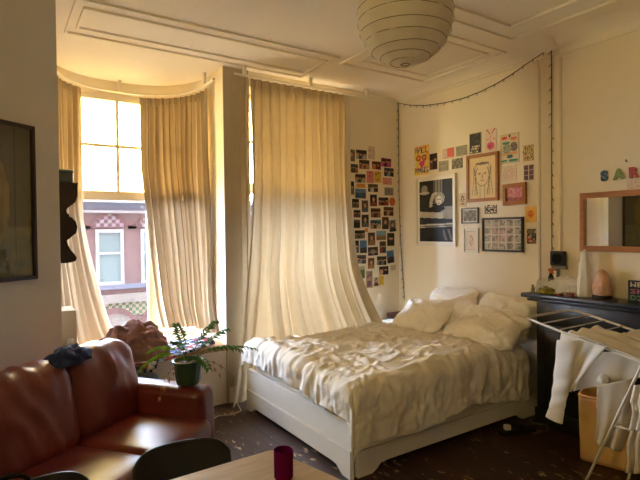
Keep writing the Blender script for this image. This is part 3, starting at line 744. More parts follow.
tag(heap((.93, 4.13, .553),   .22, .275, 8.1, .17, 1.12, .72, 3.8, 140, 70).build('brown_blanket', M_brown, angle=180), 'heaped brown fleece blanket on the window seat', 'blanket')
tag(heap((.66, 4.10, .553), .12, .12, 2.2, .2, 1.0, .7, 2).build('pink_cushion', M_pink, angle=180), 'dusty pink cushion between the radiator and brown blanket', 'cushion')
bp = thing('backpack', 'dark canvas backpack standing behind the sofa arm', 'bag', (.80, 3.72, 0))
softB = MB(Matrix.Translation((.84, 3.74, 0)) @ Matrix.Rotation(math.radians(20), 4, 'Z')); softB._bm(soft((-.17, -.08, 0), (.17, .08, .50), .05, .02, 5, .012)); softB.build('body', M_bag, bp, angle=180)
MB().tube([(.76, 3.72, .50), (.76, 3.72, .55), (.84, 3.74, .575), (.92, 3.77, .55), (.92, 3.77, .49)], .012).build('strap', M_black, bp)

# ------------------------------------------------------------------ table, candle glass, chairs
tt = thing('dining_table', 'light oak table top in the foreground holding the plum candle glass', 'table', (.25, 1.0, 0))
tp = []
corner = Vector((.842, 1.602, 0))
P = [Vector((-.55, 1.572, 0)), None, Vector((1.06, .68, 0)), Vector((-.40, .55, 0))]
e1 = (P[0]-corner).normalized(); e2 = (P[2]-corner).normalized(); rr = .022
rc = [corner+e1*rr*(1-k)**2+e2*rr*k**2 for k in (0, .25, .5, .75, 1)]
poly = [P[0]]+rc+[P[2], P[3]]
MB().prism([p+Vector((0, 0, .722)) for p in poly], (0, 0, .028)).build('table_top', M_oak, tt, smooth=False)
for x, y in ((-.42, 1.45), (.82, 1.44), (.9, .8), (-.3, .66)): MB().box((x-.025, y-.025, 0), (x+.025, y+.025, .722), .004).build('leg', M_oak, tt)
cg = thing('candle_glass', 'plum purple candle glass standing on the oak table corner', 'candle', (.772, 1.395, .7505))
MB().lathe([(0, .0), (.028, 0), (.031, .006), (.0315, .092), (.029, .093), (.0285, .062), (0, .06)], (.772, 1.395, .7505), 32).build('glass_cup', M_purple, cg)
MB().lathe([(0, .058), (.028, .0575)], (.772, 1.395, .754), 24).build('wax', mat('plum_wax', (120, 70, 66), .6), cg)
def chair(label, c, ang, ztop, w, loop=False):
    """shell chair with its curved back; local +y is behind the sitter"""
    r = thing('dining_chair', label, 'chair', (c[0], c[1], 0), ang, 'black chairs at the oak table')
    X = WORLD[r.name]
    def back(u, v):
        a = (u-.5)*2
        x = a*w/2*(1-.10*(v)*0); y = -.05*a*a + .05*v
        zt = ztop - .030*abs(a)**3.2*0
        z = .60+(zt-.60)*v
        e = (1-abs(a)**4)
        z = .62+(ztop-.62-(.05*abs(a)**6))*v
        return X @ Vector((x, y, z))
    MB().grid(back, 28, 8).build('backrest', M_black, r, angle=180, solid=.014)
    def seat(u, v):
        a = (u-.5)*2; b_ = (v-.5)*2
        k = 1-.06*b_*b_
        return X @ Vector((a*.195*k, -.22-b_*.20, .455-.015*(1-a*a)*(1-b_*b_)+.03*max(0, -b_)**4))
    MB().grid(seat, 16, 16).build('seat', M_black, r, angle=180, solid=.016)
    for sx in (-1, 1):
        MB().tube([X @ Vector((sx*.16, -.10, .45)), X @ Vector((sx*.185, .02, 0))], .011).build('leg', M_blackmetal, r)
        MB().tube([X @ Vector((sx*.16, -.34, .45)), X @ Vector((sx*.185, -.42, 0))], .011).build('leg', M_blackmetal, r)
        MB().tube([X @ Vector((sx*.12, -.05, .45)), X @ Vector((sx*.12, .0, .52)), X @ Vector((sx*.12, .018, .68))], .010).build('back_post', M_blackmetal, r)
    if loop:
        MB().tube([X @ Vector((-w/2*.2+(.06)*math.cos(t)-.02, .03-.05*0, ztop-.015+.05*math.sin(t))) for t in [PI*i/14 for i in range(15)]], .007, 8).build('handle_loop', M_blackmetal, r)
    return r
chair('black shell chair tucked in at the far side of the oak table', (.56, 1.765), math.radians(-7), .775, .35)
chair('black chair with a round handle loop at the lower left corner of view', (.08, 1.68), math.radians(8), .806, .34, True)

# ------------------------------------------------------------------ lantern
LC = EYE + ray(405, 17.5)*2.6
lan = thing('paper_lantern', 'round white paper lantern hanging from the ceiling', 'lamp', tuple(LC))
LR, n_rib = .252, 13
zz = [-math.sin(PI/2*.94)+2*math.sin(PI/2*.94)*i/104 for i in range(105)]
prof = []
for i in range(105):
    b_ = (-.94+1.88*i/104)*PI/2
    k = (i/104*n_rib) % 1
    prof.append((LR*math.cos(b_)*(1-.018*math.sin(PI*k)), LR*.985*math.sin(b_)))
MB().lathe(prof, tuple(LC), 64, lambda a, z: 1+.012*math.cos(a*12)).build('paper_shade', M_paper, lan, angle=180)
for i in range(n_rib+1):
    b_ = (-.94+1.88*i/n_rib)*PI/2; rr_ = LR*math.cos(b_)*1.003; z_ = LR*.985*math.sin(b_)
    tilt = .03*math.sin(i*1.7)
    MB().tube([(LC.x+rr_*math.cos(t), LC.y+rr_*math.sin(t), LC.z+z_+tilt*rr_*math.cos(t+i)) for t in [2*PI*k/48 for k in range(48)]], .0016 if 0 < i < n_rib else .003, 5, closed=True).build('rib', M_wire, lan)
MB().tube([(LC.x, LC.y, LC.z+LR*.9), (LC.x, LC.y, CZ-.03)], .004, 6).build('cord', M_white, lan)
MB().lathe([(0, 0), (.05, 0), (.045, -.02), (.012, -.035), (0, -.035)], (LC.x, LC.y, CZ), 20).build('ceiling_cap', M_white, lan)
MB().lathe([(0, -.05), (.02, -.045), (.03, -.02), (.022, .02), (.014, .04), (0, .045)], tuple(LC), 16).build('light_bulb', M_white, lan)

# ------------------------------------------------------------------ prints: a small painter for cards
def H(*k):
    x = math.sin(sum(a*b for a, b in zip(k, (12.9898, 78.233, 37.719, 4.581))))*43758.5453
    return x-math.floor(x)
def mix(a, b, t): return tuple(a[i]+(b[i]-a[i])*t for i in range(3))
def ell(u, v, cx, cy, rx, ry): return ((u-cx)/rx)**2+((v-cy)/ry)**2 < 1
SKIN = (196, 148, 118)
def p_people(bg, cl, seed, n=3):
    def f(u, v):
        c = mix(bg, (bg[0]*.5, bg[1]*.5, bg[2]*.5), H(int(u*7), int(v*7), seed)*.8)
        for i in range(n):
            x = (i+.5)/n+.08*(H(i, seed)-.5); s = .5/n+.08
            if ell(u, v, x, .15, s, .38): c = cl[i % len(cl)]
            if ell(u, v, x, .58+.1*(H(i, seed, 2)-.5), s*.5, .13): c = SKIN
            if ell(u, v, x, .68+.1*(H(i, seed, 2)-.5), s*.52, .08): c = (46, 32, 26)
        return c
    return f
def p_land(sky, mid, gr, seed, hz=.5):
    def f(u, v):
        h = hz+.12*noise.noise(Vector((u*4, seed, 0)))
        if v > h: return mix(sky, (230, 230, 230), .35*max(0, noise.noise(Vector((u*5, v*7, seed)))))
        if v > h-.22: return mix(mid, gr, H(int(u*14), int(v*18), seed))
        return mix(gr, mid, .35*H(int(u*8), int(v*9), seed))
    return f
def p_portrait(bg, hair, cl, seed):
    def f(u, v):
        c = mix(bg, mid_(bg), H(int(u*5), int(v*5), seed)*.6)
        if ell(u, v, .5, .05, .42, .4): c = cl
        if ell(u, v, .5, .62, .27, .28): c = hair
        if ell(u, v, .5, .58, .19, .2): c = SKIN
        return c
    return f
def mid_(c): return tuple(x*.6 for x in c)
def p_flat(bg, ink, seed, dens=.18, cells=9):
    return lambda u, v: ink if (.1 < u < .9 and .1 < v < .9 and H(int(u*cells), int(v*cells*1.3), seed) < dens) else bg
def p_car(bg, car, seed):
    def f(u, v):
        c = mix(bg, mid_(bg), H(int(u*8), int(v*6), seed))
        if ell(u, v, .5, .35, .42, .2) or ell(u, v, .5, .52, .25, .18): c = car
        if ell(u, v, .25, .2, .09, .12) or ell(u, v, .75, .2, .09, .12): c = (20, 18, 18)
        return c
    return f
def bordered(f, bc=(226, 218, 204), b=.06):
    return lambda u, v: bc if (u < b or u > 1-b or v < b or v > 1-b) else f((u-b)/(1-2*b), (v-b)/(1-2*b))
def card_mesh(name, c, ud, w, h, thick, paint, nx, ny, parent=None, tilt=0., m=None):
    """flat printed card centred at c; ud is the reader's right; colours per face"""
    ud = Vector(ud).normalized(); vd = Vector((0, 0, 1)); nd = ud.cross(vd).normalized()
    if tilt: ud, vd = ud*math.cos(tilt)+vd*math.sin(tilt), vd*math.cos(tilt)-ud*math.sin(tilt)
    c = Vector(c); vs, fs, cs = [], [], []
    for j in range(ny+1):
        for i in range(nx+1): vs.append(c+ud*((i/nx-.5)*w)+vd*((j/ny-.5)*h)+nd*thick)
    for j in range(ny):
        for i in range(nx):
            a = j*(nx+1)+i; fs.append((a, a+1, a+nx+2, a+nx+1)); cs.append(paint((i+.5)/nx, (j+.5)/ny))
    o = len(vs)
    for (i, j) in ((0, 0), (nx, 0), (nx, ny), (0, ny)): vs.append(vs[j*(nx+1)+i]-nd*thick)
    edge = paint(.01, .5)
    bot = [i for i in range(nx+1)]; rgt = [j*(nx+1)+nx for j in range(ny+1)]; topp = [ny*(nx+1)+i for i in range(nx, -1, -1)]; lft = [j*(nx+1) for j in range(ny, -1, -1)]
    for k, e in enumerate((bot, rgt, topp, lft)): fs.append(tuple(reversed(e))+(o+k, o+(k+1) % 4)); cs.append(edge)
    fs.append((o+3, o+2, o+1, o)); cs.append(edge)
    X = WORLD[parent.name].inverted() if parent else Matrix.Identity(4)
    me = bpy.data.meshes.new(name); me.from_pydata([X @ v for v in vs], [], fs)
    at = me.attributes.new('Col', 'FLOAT_COLOR', 'CORNER'); data = []
    for p, cc in zip(me.polygons, cs): data += [*lin(cc), 1.0]*p.loop_total
    at.data.foreach_set('color', data)
    me.materials.append(m or M_print)
    ob = bpy.data.objects.new(name, me); col.objects.link(ob)
    if parent: ob.parent = parent
    WORLD[ob.name] = WORLD[parent.name].copy() if parent else Matrix.Identity(4)
    return ob
def rect_A(x0, y0, x1, y1, Y=AY):
    ym, xm = (y0+y1)/2, (x0+x1)/2
    a, b_ = ony(x0, ym, Y), ony(x1, ym, Y); t, bt = ony(xm, y0, Y), ony(xm, y1, Y)
    return Vector(((a.x+b_.x)/2, Y, (t.z+bt.z)/2)), abs(b_.x-a.x), abs(t.z-bt.z)
def rect_B(x0, y0, x1, y1, X=BX):
    ym, xm = (y0+y1)/2, (x0+x1)/2
    a, b_ = onx(x0, ym, X), onx(x1, ym, X); t, bt = onx(xm, y0, X), onx(xm, y1, X)
    return Vector((X, (a.y+b_.y)/2, (t.z+bt.z)/2)), abs(b_.y-a.y), abs(t.z-bt.z)

# photo wall beside the tall curtain (positions measured on the wall)
za = lambda x, y: (345+x/6.857, 145+y/6.857)
zb = lambda x, y: (345+x/6., 210+y/6.)
BR, DK, BL, GN, GY = (104, 76, 54), (50, 42, 36), (64, 98, 138), (62, 76, 54), (128, 124, 116)
G_ = 'photo prints stuck to the wall beside the tall curtain'
photos = [
 (za, 22, 30, 68, 112, p_portrait((150, 128, 100), (70, 50, 40), (110, 96, 80), 1), 'beige portrait print at the top left of the photo wall, nearest the curtain'),
 (za, 76, 35, 148, 97, p_people((46, 44, 44), [(170, 160, 150), (60, 60, 66)], 2), 'dark group photo in the top row, left of the pale sheet'),
 (za, 158, 8, 205, 98, p_flat((206, 190, 166), (170, 150, 130), 3, .14), 'pale cream sheet of paper highest on the photo wall'),
 (za, 97, 103, 166, 165, p_people((60, 46, 36), [(120, 60, 50), (150, 130, 110)], 4, 4), 'dark brown group photo below the pale cream sheet'),
 (za, 185, 113, 245, 168, p_people((130, 40, 36), [(190, 110, 50), (90, 30, 40)], 5, 2), 'red photo left of the magenta photo near the top'),
 (za, 248, 92, 315, 150, p_people((112, 30, 84), [(190, 60, 130), (40, 24, 40)], 6, 3), 'magenta and dark photo at the upper right of the photo wall'),
 (za, 28, 130, 88, 190, p_people((66, 84, 110), [(160, 70, 50), (60, 60, 60)], 7, 3), 'blue and brown group photo at the left, second from the top'),
 (za, 148, 178, 196, 260, p_flat((206, 128, 118), (120, 40, 50), 8, .12, 6), 'pink card with dark red marks beside the yellow card'),
 (za, 200, 180, 247, 258, p_flat((206, 168, 74), (50, 40, 30), 9, .12, 6), 'mustard yellow card with dark marks beside the pink card'),
 (za, 268, 158, 333, 215, p_people((60, 74, 84), [(30, 36, 44), (120, 130, 136)], 10, 3), 'blue-grey group photo under the magenta photo'),
 (za, 70, 200, 140, 258, p_people((46, 40, 34), [(170, 150, 110), (50, 70, 60)], 11, 3), 'dark photo of people left of the pink card'),
 (za, 257, 225, 320, 272, p_flat((212, 150, 134), (180, 84, 84), 12, .16), 'pale pink card under the blue-grey group photo'),
 (za, 38, 250, 62, 340, p_people((36, 34, 36), [(110, 100, 90)], 13, 1), 'narrow dark photo half behind the curtain edge, left of the orange strip'),
 (za, 78, 265, 138, 293, p_flat((208, 146, 62), (190, 120, 50), 14, .2), 'narrow orange card above the blue seaside photo'),
 (za, 158, 268, 225, 322, p_people((120, 100, 80), [(50, 40, 40), (190, 180, 170)], 15, 3), 'brown photo of people below the pink and mustard cards'),
 (za, 70, 300, 143, 365, p_land((86, 124, 158), (60, 90, 116), (50, 70, 90), 16, .55), 'blue seaside photo below the narrow orange card'),
 (za, 265, 288, 335, 350, bordered(p_flat((140, 132, 120), (70, 66, 60), 17, .2), b=.1), 'grey sketch card above the round orange sticker'),
 (za, 172, 340, 218, 420, p_portrait((40, 36, 34), (30, 24, 22), (140, 60, 44), 18), 'upright dark portrait of someone in red at the centre of the wall'),
 (za, 48, 370, 95, 430, p_people((44, 44, 40), [(90, 80, 60)], 19, 2), 'small dark photo by the curtain, below the blue seaside photo'),
 (za, 230, 360, 297, 415, p_people((50, 56, 52), [(150, 54, 44), (40, 40, 40)], 20, 3), 'dark photo with red clothes left of the round orange sticker'),
 (za, 115, 380, 158, 460, p_portrait((120, 96, 70), (40, 30, 26), (70, 84, 110), 21), 'upright brown portrait left of the portrait in red'),
 (zb, 52, 0, 92, 45, p_people((40, 36, 30), [(100, 70, 50)], 22, 2), 'dark brown photo at the left, in the row above the teal photo'),
 (zb, 100, 28, 142, 103, p_portrait((56, 60, 58), (20, 20, 20), (90, 100, 90), 23), 'upright dark green-grey portrait immediately left of the teal photo'),
 (zb, 155, -10, 212, 45, p_people((96, 66, 46), [(150, 90, 60), (50, 40, 40)], 24, 3), 'warm brown group photo directly above the teal photo'),
 (zb, 232, -18, 290, 35, p_people((110, 74, 44), [(60, 40, 30), (180, 130, 80)], 25, 3), 'golden brown photo below the round orange sticker'),
 (zb, 52, 58, 90, 108, p_land((90, 88, 80), (40, 38, 34), (30, 28, 26), 26, .7), 'small dark landscape at the left, second photo left of the teal one'),
 (zb, 152, 60, 215, 112, p_people((44, 132, 150), [(200, 120, 70), (30, 60, 80), (190, 170, 120)], 27, 3), 'bright teal photo of people in the middle of the wall'),
 (zb, 222, 42, 262, 115, p_portrait((112, 72, 50), (30, 24, 22), (60, 40, 36), 28), 'upright reddish brown portrait just right of the teal photo'),
 (zb, 265, 60, 305, 130, p_portrait((150, 146, 140), (30, 30, 30), (40, 40, 44), 29), 'tilted black-and-white portrait at the right edge of the photo wall'),
 (zb, 58, 122, 118, 172, p_people((56, 48, 40), [(120, 100, 80), (70, 70, 60)], 30, 3), 'dark brown photo with a small orange note at its corner'),
 (zb, 138, 135, 180, 212, p_portrait((116, 78, 48), (40, 30, 20), (150, 110, 70), 31), 'upright amber brown portrait below the teal photo'),
 (zb, 188, 125, 245, 180, p_land((124, 160, 186), (170, 140, 96), (120, 96, 66), 32, .5), 'city view under a pale blue sky, right of the amber portrait'),
 (zb, 253, 138, 295, 215, p_people((50, 66, 46), [(36, 40, 36), (80, 96, 70)], 33, 1), 'upright dark green photo near the right edge, below the black-and-white portrait'),
 (zb, 62, 183, 82, 258, p_people((40, 38, 36), [(90, 84, 70)], 34, 1), 'narrow dark photo by the curtain, left of the blue-sky skyline'),
 (zb, 90, 182, 130, 258, p_land((74, 118, 168), (60, 62, 70), (40, 44, 50), 35, .42), 'upright skyline photo with deep blue sky, left of the amber portrait'),
 (zb, 138, 222, 197, 273, p_car((84, 60, 48), (150, 130, 116), 36), 'brown photo of a car below the amber portrait'),
 (zb, 208, 188, 245, 258, p_people((96, 80, 64), [(150, 60, 50), (60, 60, 70)], 37, 2), 'upright photo of two people below the pale-sky city view'),
 (zb, 70, 270, 125, 322, p_people((86, 92, 98), [(60, 64, 70), (140, 136, 130)], 38, 3), 'grey-blue photo at the left, below the deep blue skyline'),
 (zb, 138, 288, 175, 352, p_portrait((130, 86, 46), (60, 40, 24), (170, 120, 60), 39), 'golden upright portrait below the car photo'),
 (zb, 192, 278, 248, 330, p_people((56, 66, 50), [(120, 120, 110), (40, 50, 44)], 40, 4), 'dark green group photo above the two dark-haired faces'),
 (zb, 252, 243, 293, 318, p_land((70, 110, 160), (90, 66, 56), (40, 36, 36), 41, .5), 'tilted blue-sky photo low at the right of the photo wall'),
 (zb, 80, 338, 118, 410, p_land((168, 172, 140), (112, 128, 84), (90, 106, 70), 42, .7), 'pale green plant photo lowest at the left of the wall'),
 (zb, 205, 338, 260, 388, p_people((70, 40, 34), [(190, 150, 120), (40, 28, 26)], 43, 2), 'photo of two dark-haired faces in the lowest rows'),
 (zb, 272, 330, 305, 362, p_flat((206, 186, 160), (170, 150, 130), 44, .2), 'faint pale note under the tilted blue-sky photo'),
 (zb, 127, 365, 165, 468, bordered(p_portrait((170, 140, 112), (96, 60, 84), (120, 84, 100), 45), (176, 150, 116), .1), 'tall beige strip with a purple portrait, lowest on the wall'),
 (zb, 172, 402, 202, 455, p_portrait((212, 200, 182), (60, 40, 36), (90, 60, 50), 46), 'small white card with a dark-haired face beside the lemon yellow card'),
 (zb, 203, 393, 232, 450, p_flat((214, 178, 58), (190, 150, 50), 47, .2), 'lemon yellow card lowest at the right of the face card'),
 (zb, 118, 110, 137, 132, p_flat((214, 150, 70), (200, 130, 60), 48, .2), 'tiny orange note between the teal photo and the brown photo'),
]
rnd = random.Random(3)
for i, (z_, x0, y0, x1, y1, pf, lab) in enumerate(photos):
    a, b_ = z_(x0, y0), z_(x1, y1); c, w_, h_ = rect_A(*a, *b_)
    tl = rnd.uniform(-.03, .03)
    if 'tilted' in lab: tl = .10
    o = card_mesh('photo_print', c+Vector((0, .0005, 0)), (1, 0, 0), w_, h_, .0025+.0004*(i % 3), pf, 14, 14, tilt=tl)
    tag(o, lab, 'photo', G_)
# round sticker
a = za(302, 358); b_ = za(343, 418); c, w_, h_ = rect_A(*a, *b_)
s = MB(); s.lathe([(0, 0), (.5, 0), (.5, .003), (0, .003)], n=28); s.v = [Vector((c.x+v.x*w_, AY-.001-v.z, c.z+v.y*h_)) for v in s.v]
tag(s.build('round_sticker', mat('orange_paper', (204, 104, 58), .6)), 'round orange sticker at the right of the photo wall', 'sticker')

# ------------------------------------------------------------------ art wall above the bed
FONT = {'M': '1000111011101011000110001', 'A': '0111010001111111000110001', 'L': '1000010000100001000011111', 'G': '0111110000101111000101111', 'I': '1111100100001000010011111', 'C': '0111110000100001000001111', 'O': '0111010001100011000101110',
        'W': '1000110001101011101110001', 'E': '1111110000111101000011111', 'S': '0111110000011100000111110', 'H': '1000110001111111000110001', 'D': '1111010001100011000111110', 'T': '1111100100001000010000100'}
def glyph(ch, u, v):
    if not (0 <= u < 1 and 0 <= v < 1): return False
    return FONT[ch][int((1-v)*4.999)*5+int(u*4.999)] == '1'
def text_at(s, u, v, u0, u1, v0, v1):
    if not (u0 <= u < u1 and v0 <= v < v1): return False
    n = len(s); k = (u-u0)/(u1-u0)*n; i = int(k)
    return glyph(s[i], (k-i)/.84, (v-v0)/(v1-v0))
def f_magic(u, v):
    c = mix((222, 190, 66), (226, 140, 70), 1 if noise.noise(Vector((u*5, v*7, 1))) > .15 else 0)
    if noise.noise(Vector((u*7, v*8, 5))) > .28: c = (214, 216, 160)
    if text_at('MALL', u, v, .08, .96, .74, .94) or text_at('MAGIC', u, v, .06, .98, .08, .26): return (44, 58, 104)
    for cx in (.3, .68):
        if ell(u, v, cx, .58, .17, .11) and not ell(u, v, cx, .58, .08, .05): return (150, 70, 40)
    if ell(u, v, .46, .39, .13, .07) or ell(u, v, .6, .41, .13, .07) or (abs(u-.53)*.7+abs(v-.35) < .12): return (206, 60, 120)
    return c
def f_blacktext(u, v):
    if v < .43:
        k = int((v-.04)/.13); return (214, 200, 170) if (.06 < u < .94 and .04 < v and (v-.04) % .13 < .09 and H(int(u*15), k, 3) > .42) else (34, 28, 24)
    return mix((46, 40, 34), (120, 110, 92), max(0, noise.noise(Vector((u*4, v*6, 2))))) 
def f_pinkface(u, v):
    P_ = (206, 70, 110); bg = (232, 206, 188)
    if ell(u, v, .5, .22, .32, .17): return (214, 90, 130) if not ell(u, v, .42, .2, .14, .08) else (190, 40, 90)
    for s in (-1, 1):
        if abs((v-.72)-(s*(u-.5))*.75) < .035 and .08 < s*(u-.5) < .4: return (190, 50, 90)
        if ell(u, v, .5+s*.27, .52, .1, .03): return P_
    if abs(u-.5-.05*math.sin(v*9)) < .02 and .36 < v < .72: return P_
    return bg
def f_labels(u, v):
    bg = (222, 204, 170)
    for cx, cy, rx, ry, c in [(.22, .88, .16, .05, (196, 60, 56)), (.72, .82, .2, .05, (216, 120, 100)), (.3, .7, .2, .05, (40, 120, 110)), (.5, .23, .18, .06, (50, 90, 110)), (.2, .1, .16, .04, (60, 150, 120)), (.68, .09, .26, .05, (40, 140, 120)), (.5, .92, .05, .05, (40, 40, 40))]:
        if ell(u, v, cx, cy, rx, ry): return c
    if ell(u, v, .35, .5, .24, .16): return mix((110, 120, 90), (180, 180, 160), H(int(u*16), int(v*22), 1))
    if ell(u, v, .72, .54, .2, .15): return mix((60, 66, 66), (160, 130, 120), H(int(u*16), int(v*22), 2))
    if .28 < v < .36 and .1 < u < .9: return (214, 160, 110)
    return bg if not (u < .04 or u > .96 or v < .03 or v > .97) else (190, 176, 146)
def f_mandala(u, v):
    r = math.hypot(u-.5, v-.5); a = math.atan2(v-.5, u-.5)
    if r < .42 and (math.sin(a*12+r*30)+math.sin(r*50)) > .5: return (206, 150, 140)
    return (226, 208, 180)
def f_tan(u, v): return mix((200, 168, 104), (110, 100, 84), 1 if noise.noise(Vector((u*6, v*7, 8))) > .1 else 0) if noise.noise(Vector((u*9, v*9, 3))) < .25 else (226, 206, 160)
def f_six(u, v):
    a, b_ = (u*2) % 1, (v*3) % 1
    if a < .08 or a > .92 or b_ < .08 or b_ > .92: return (214, 196, 186)
    return mix((70, 48, 50), (130, 90, 88), H(int(u*12), int(v*18), 4))
def f_red(u, v): return (206, 90, 74) if u > .45 and v > .15 else mix((216, 190, 170), (190, 130, 116), max(0, noise.noise(Vector((u*5, v*5, 2)))))
def f_grey(seed): return lambda u, v: mix((120, 116, 98), (190, 178, 152), .5+.5*noise.noise(Vector((u*4, v*5, seed))))
def f_greydark(u, v): return mix((80, 74, 64), (180, 168, 142), .5+.7*noise.noise(Vector((u*5, v*5, 9))))
def f_moth(u, v):
    if ell(u, v, .5, .55, .3, .25) and noise.noise(Vector((abs(u-.5)*12, v*9, 1))) > -.1: return (70, 60, 56)
    if ell(u, v, .5, .2, .3, .07): return (170, 100, 70)
    return (212, 186, 146)
def f_sun(u, v):
    r = math.hypot((u-.5), (v-.52)*1.25); a = math.atan2(v-.52, u-.5)
    if r < .25:
        if ell(u, v, .38, .56, .07, .06) or ell(u, v, .62, .56, .07, .06): return (226, 170, 70)
        return (200, 96, 30)
    if r < .36+.07*math.cos(a*12): return (226, 160, 40)
    return (230, 186, 86)
def f_color(u, v): return [(60, 70, 60), (190, 60, 60), (206, 190, 160), (90, 100, 80), (160, 120, 60), (40, 40, 44)][int(H(int(u*6), int(v*8), 21)*6)]
def f_words(u, v): return (222, 206, 176) if ((v*3) % 1 > .2 and H(int(u*9), int(v*9), 5) > .48 and .05 < u < .95) else (40, 36, 32)
zB = lambda x, y: (400+x/3.427, 120+y/3.427)
GA = 'prints taped to the bed wall'
arts = [
 (50, 88, 100, 188, f_magic, 24, 40, 'art_poster', 'bright yellow lettered poster at the left end of the art wall', 'poster'),
 (102, 115, 128, 170, p_people((60, 40, 34), [(110, 70, 60), (50, 40, 40)], 51, 2), 12, 18, 'art_print', 'small dark brown print right of the yellow poster', 'print'),
 (146, 97, 185, 132, f_red, 14, 14, 'art_print', 'small red and white print above the large black-and-white poster', 'print'),
 (193, 88, 230, 122, f_grey(3), 14, 12, 'art_print', 'faded green-grey print just left of the black poster', 'print'),
 (134, 140, 166, 175, f_grey(7), 14, 12, 'art_print', 'grey-green print below the red and white print', 'print'),
 (178, 132, 215, 166, f_greydark, 14, 12, 'art_print', 'mottled dark grey print below the faded green-grey one', 'print'),
 (238, 44, 280, 116, bordered(f_blacktext, (206, 190, 160), .03), 26, 36, 'art_poster', 'black poster with pale lettering above the wooden framed portrait', 'poster'),
 (292, 30, 332, 105, f_pinkface, 26, 40, 'art_poster', 'white poster with a pink line face near the top', 'poster'),
 (346, 47, 409, 148, f_labels, 32, 46, 'art_poster', 'cream poster with red and teal oval labels', 'poster'),
 (350, 155, 400, 212, f_mandala, 30, 30, 'art_print', 'cream card with a round pink mandala', 'print'),
 (422, 86, 458, 140, f_tan, 16, 22, 'art_print', 'tan patterned card at the upper right, above the six-photo card', 'print'),
 (424, 153, 460, 207, f_six, 20, 28, 'art_print', 'card of six small dark pictures at the right', 'print'),
 (203, 250, 228, 297, f_moth, 14, 22, 'art_print', 'small moth card beside the large black-and-white poster', 'print'),
 (291, 291, 332, 321, f_words, 22, 14, 'art_print', 'small black card with pale lettering above the black frame', 'print'),
 (430, 296, 468, 350, f_sun, 24, 30, 'art_print', 'yellow card with an orange sun face', 'print'),
 (436, 373, 467, 424, f_color, 14, 18, 'art_print', 'small multicoloured card lowest at the right of the art wall', 'print'),
]
for i, (x0, y0, x1, y1, pf, nx, ny, nm, lab, cat) in enumerate(arts):
    c, w_, h_ = rect_B(*zB(x0, y0), *zB(x1, y1)); c.x -= .0008
    tag(card_mesh(nm, c, (0, -1, 0), w_, h_, .003, pf, nx, ny, tilt=rnd.uniform(-.015, .015)), lab, cat, GA)
def framed(name, label, c, ud, w, h, fw, depth, fm, paint, nx, ny, matw=0., glass=False, cat='picture', tilt=0., mirror=False, standoff=0.):
    """frame, mount and picture hung on a wall; c lies on the wall plane"""
    ud = Vector(ud).normalized(); vd = Vector((0, 0, 1)); nd = ud.cross(vd).normalized()
    if tilt: ud, vd = ud*math.cos(tilt)+vd*math.sin(tilt), vd*math.cos(tilt)-ud*math.sin(tilt)
    c = Vector(c)+nd*(.002+standoff)
    r = thing(name, label, cat, tuple(c))
    q = lambda a, b_, d: c+ud*a+vd*b_+nd*d
    R_ = lambda a, b_, d: [q(-a, -b_, d), q(a, -b_, d), q(a, b_, d), q(-a, b_, d)]
    W, Hh = w/2, h/2
    f = MB(); f.ring_prism(R_(W, Hh, 0), R_(W-fw, Hh-fw, 0), nd*(depth*.85)); f.ring_prism(R_(W-.15*fw, Hh-.15*fw, depth*.85), R_(W-fw*.8, Hh-fw*.8, depth*.85), nd*(depth*.15))
    f.build('frame', fm, r, smooth=False)
    iw, ih = w-2*fw, h-2*fw
    if matw:
        g = MB(); g.ring_prism(R_(iw/2, ih/2, depth*.3), R_(iw/2-matw, ih/2-matw, depth*.3), nd*.003); g.build('mount', M_whiteframe, r, smooth=False)
        iw -= 2*matw; ih -= 2*matw
    if mirror:
        MB().prism(R_(iw/2+.004, ih/2+.004, depth*.3), nd*.004).build('mirror_glass', M_mirror, r, smooth=False)
        return r
    pc = card_mesh('picture', c+nd*(depth*.25), ud, iw+.002, ih+.002, .0025, paint, nx, ny, r)
    if glass: MB().prism(R_(w/2-fw-.001, h/2-fw-.001, depth*.5), nd*.002).build('glass', M_picglass, r, smooth=False)
    return r
def f_bw(u, v):
    g = .5+.5*noise.noise(Vector((u*5, v*7, 4)))
    c = mix((20, 19, 18), (40, 37, 34), g)
    if .44 < u < .70 and v > .62: c = mix((150, 140, 124), (84, 78, 70), .5+.5*math.sin(u*70))
    if ell(u, v, .16, .86, .10, .07): c = (150, 142, 124)
    if ell(u, v, .16, .80, .16, .025): c = (196, 186, 164)
    if v < .56:                                     # car seen from the side: roof line, door, sill, running board
        c = mix((58, 54, 48), (30, 28, 26), g)
        if ell(u, v, .98, .40, .36, .20): c = mix((176, 166, 146), (120, 112, 98), g)
        if v < .50-.05*u and v > .40-.04*u and u < .72: c = (186, 176, 154)
        if v < .40-.04*u: c = mix((46, 42, 38), (22, 20, 19), g)
        if abs(v-(.27+.015*u)) < .013 or abs(v-(.235+.015*u)) < .006: c = (190, 180, 158)
        if .03 < v < .2 and u > .72 and math.sin(u*40+v*22) > .2: c = (104, 98, 86)
    for t in range(12):                             # raised arm and forearm
        k = t/11
        if ell(u, v, .36-.04*k+.12*k*k, .56+.20*k, .05, .03): c = (206, 194, 170)
        if ell(u, v, .44+.14*k, .76+.015*math.sin(k*3), .045, .026): c = (214, 202, 178)
    if ell(u, v, .52, .53, .26, .045): c = (26, 24, 22)
    if ell(u, v, .62, .70, .15, .095): c = mix((196, 186, 162), (128, 120, 104), .5+.5*math.sin(u*90+v*50))
    if ell(u, v, .60, .665, .085, .075): c = (220, 208, 184)
    if ell(u, v, .57, .68, .02, .010) or ell(u, v, .635, .68, .02, .010) or ell(u, v, .60, .62, .025, .008): c = (60, 54, 48)
    return c
c, w_, h_ = rect_B(417.3, 175.5, 457, 246)
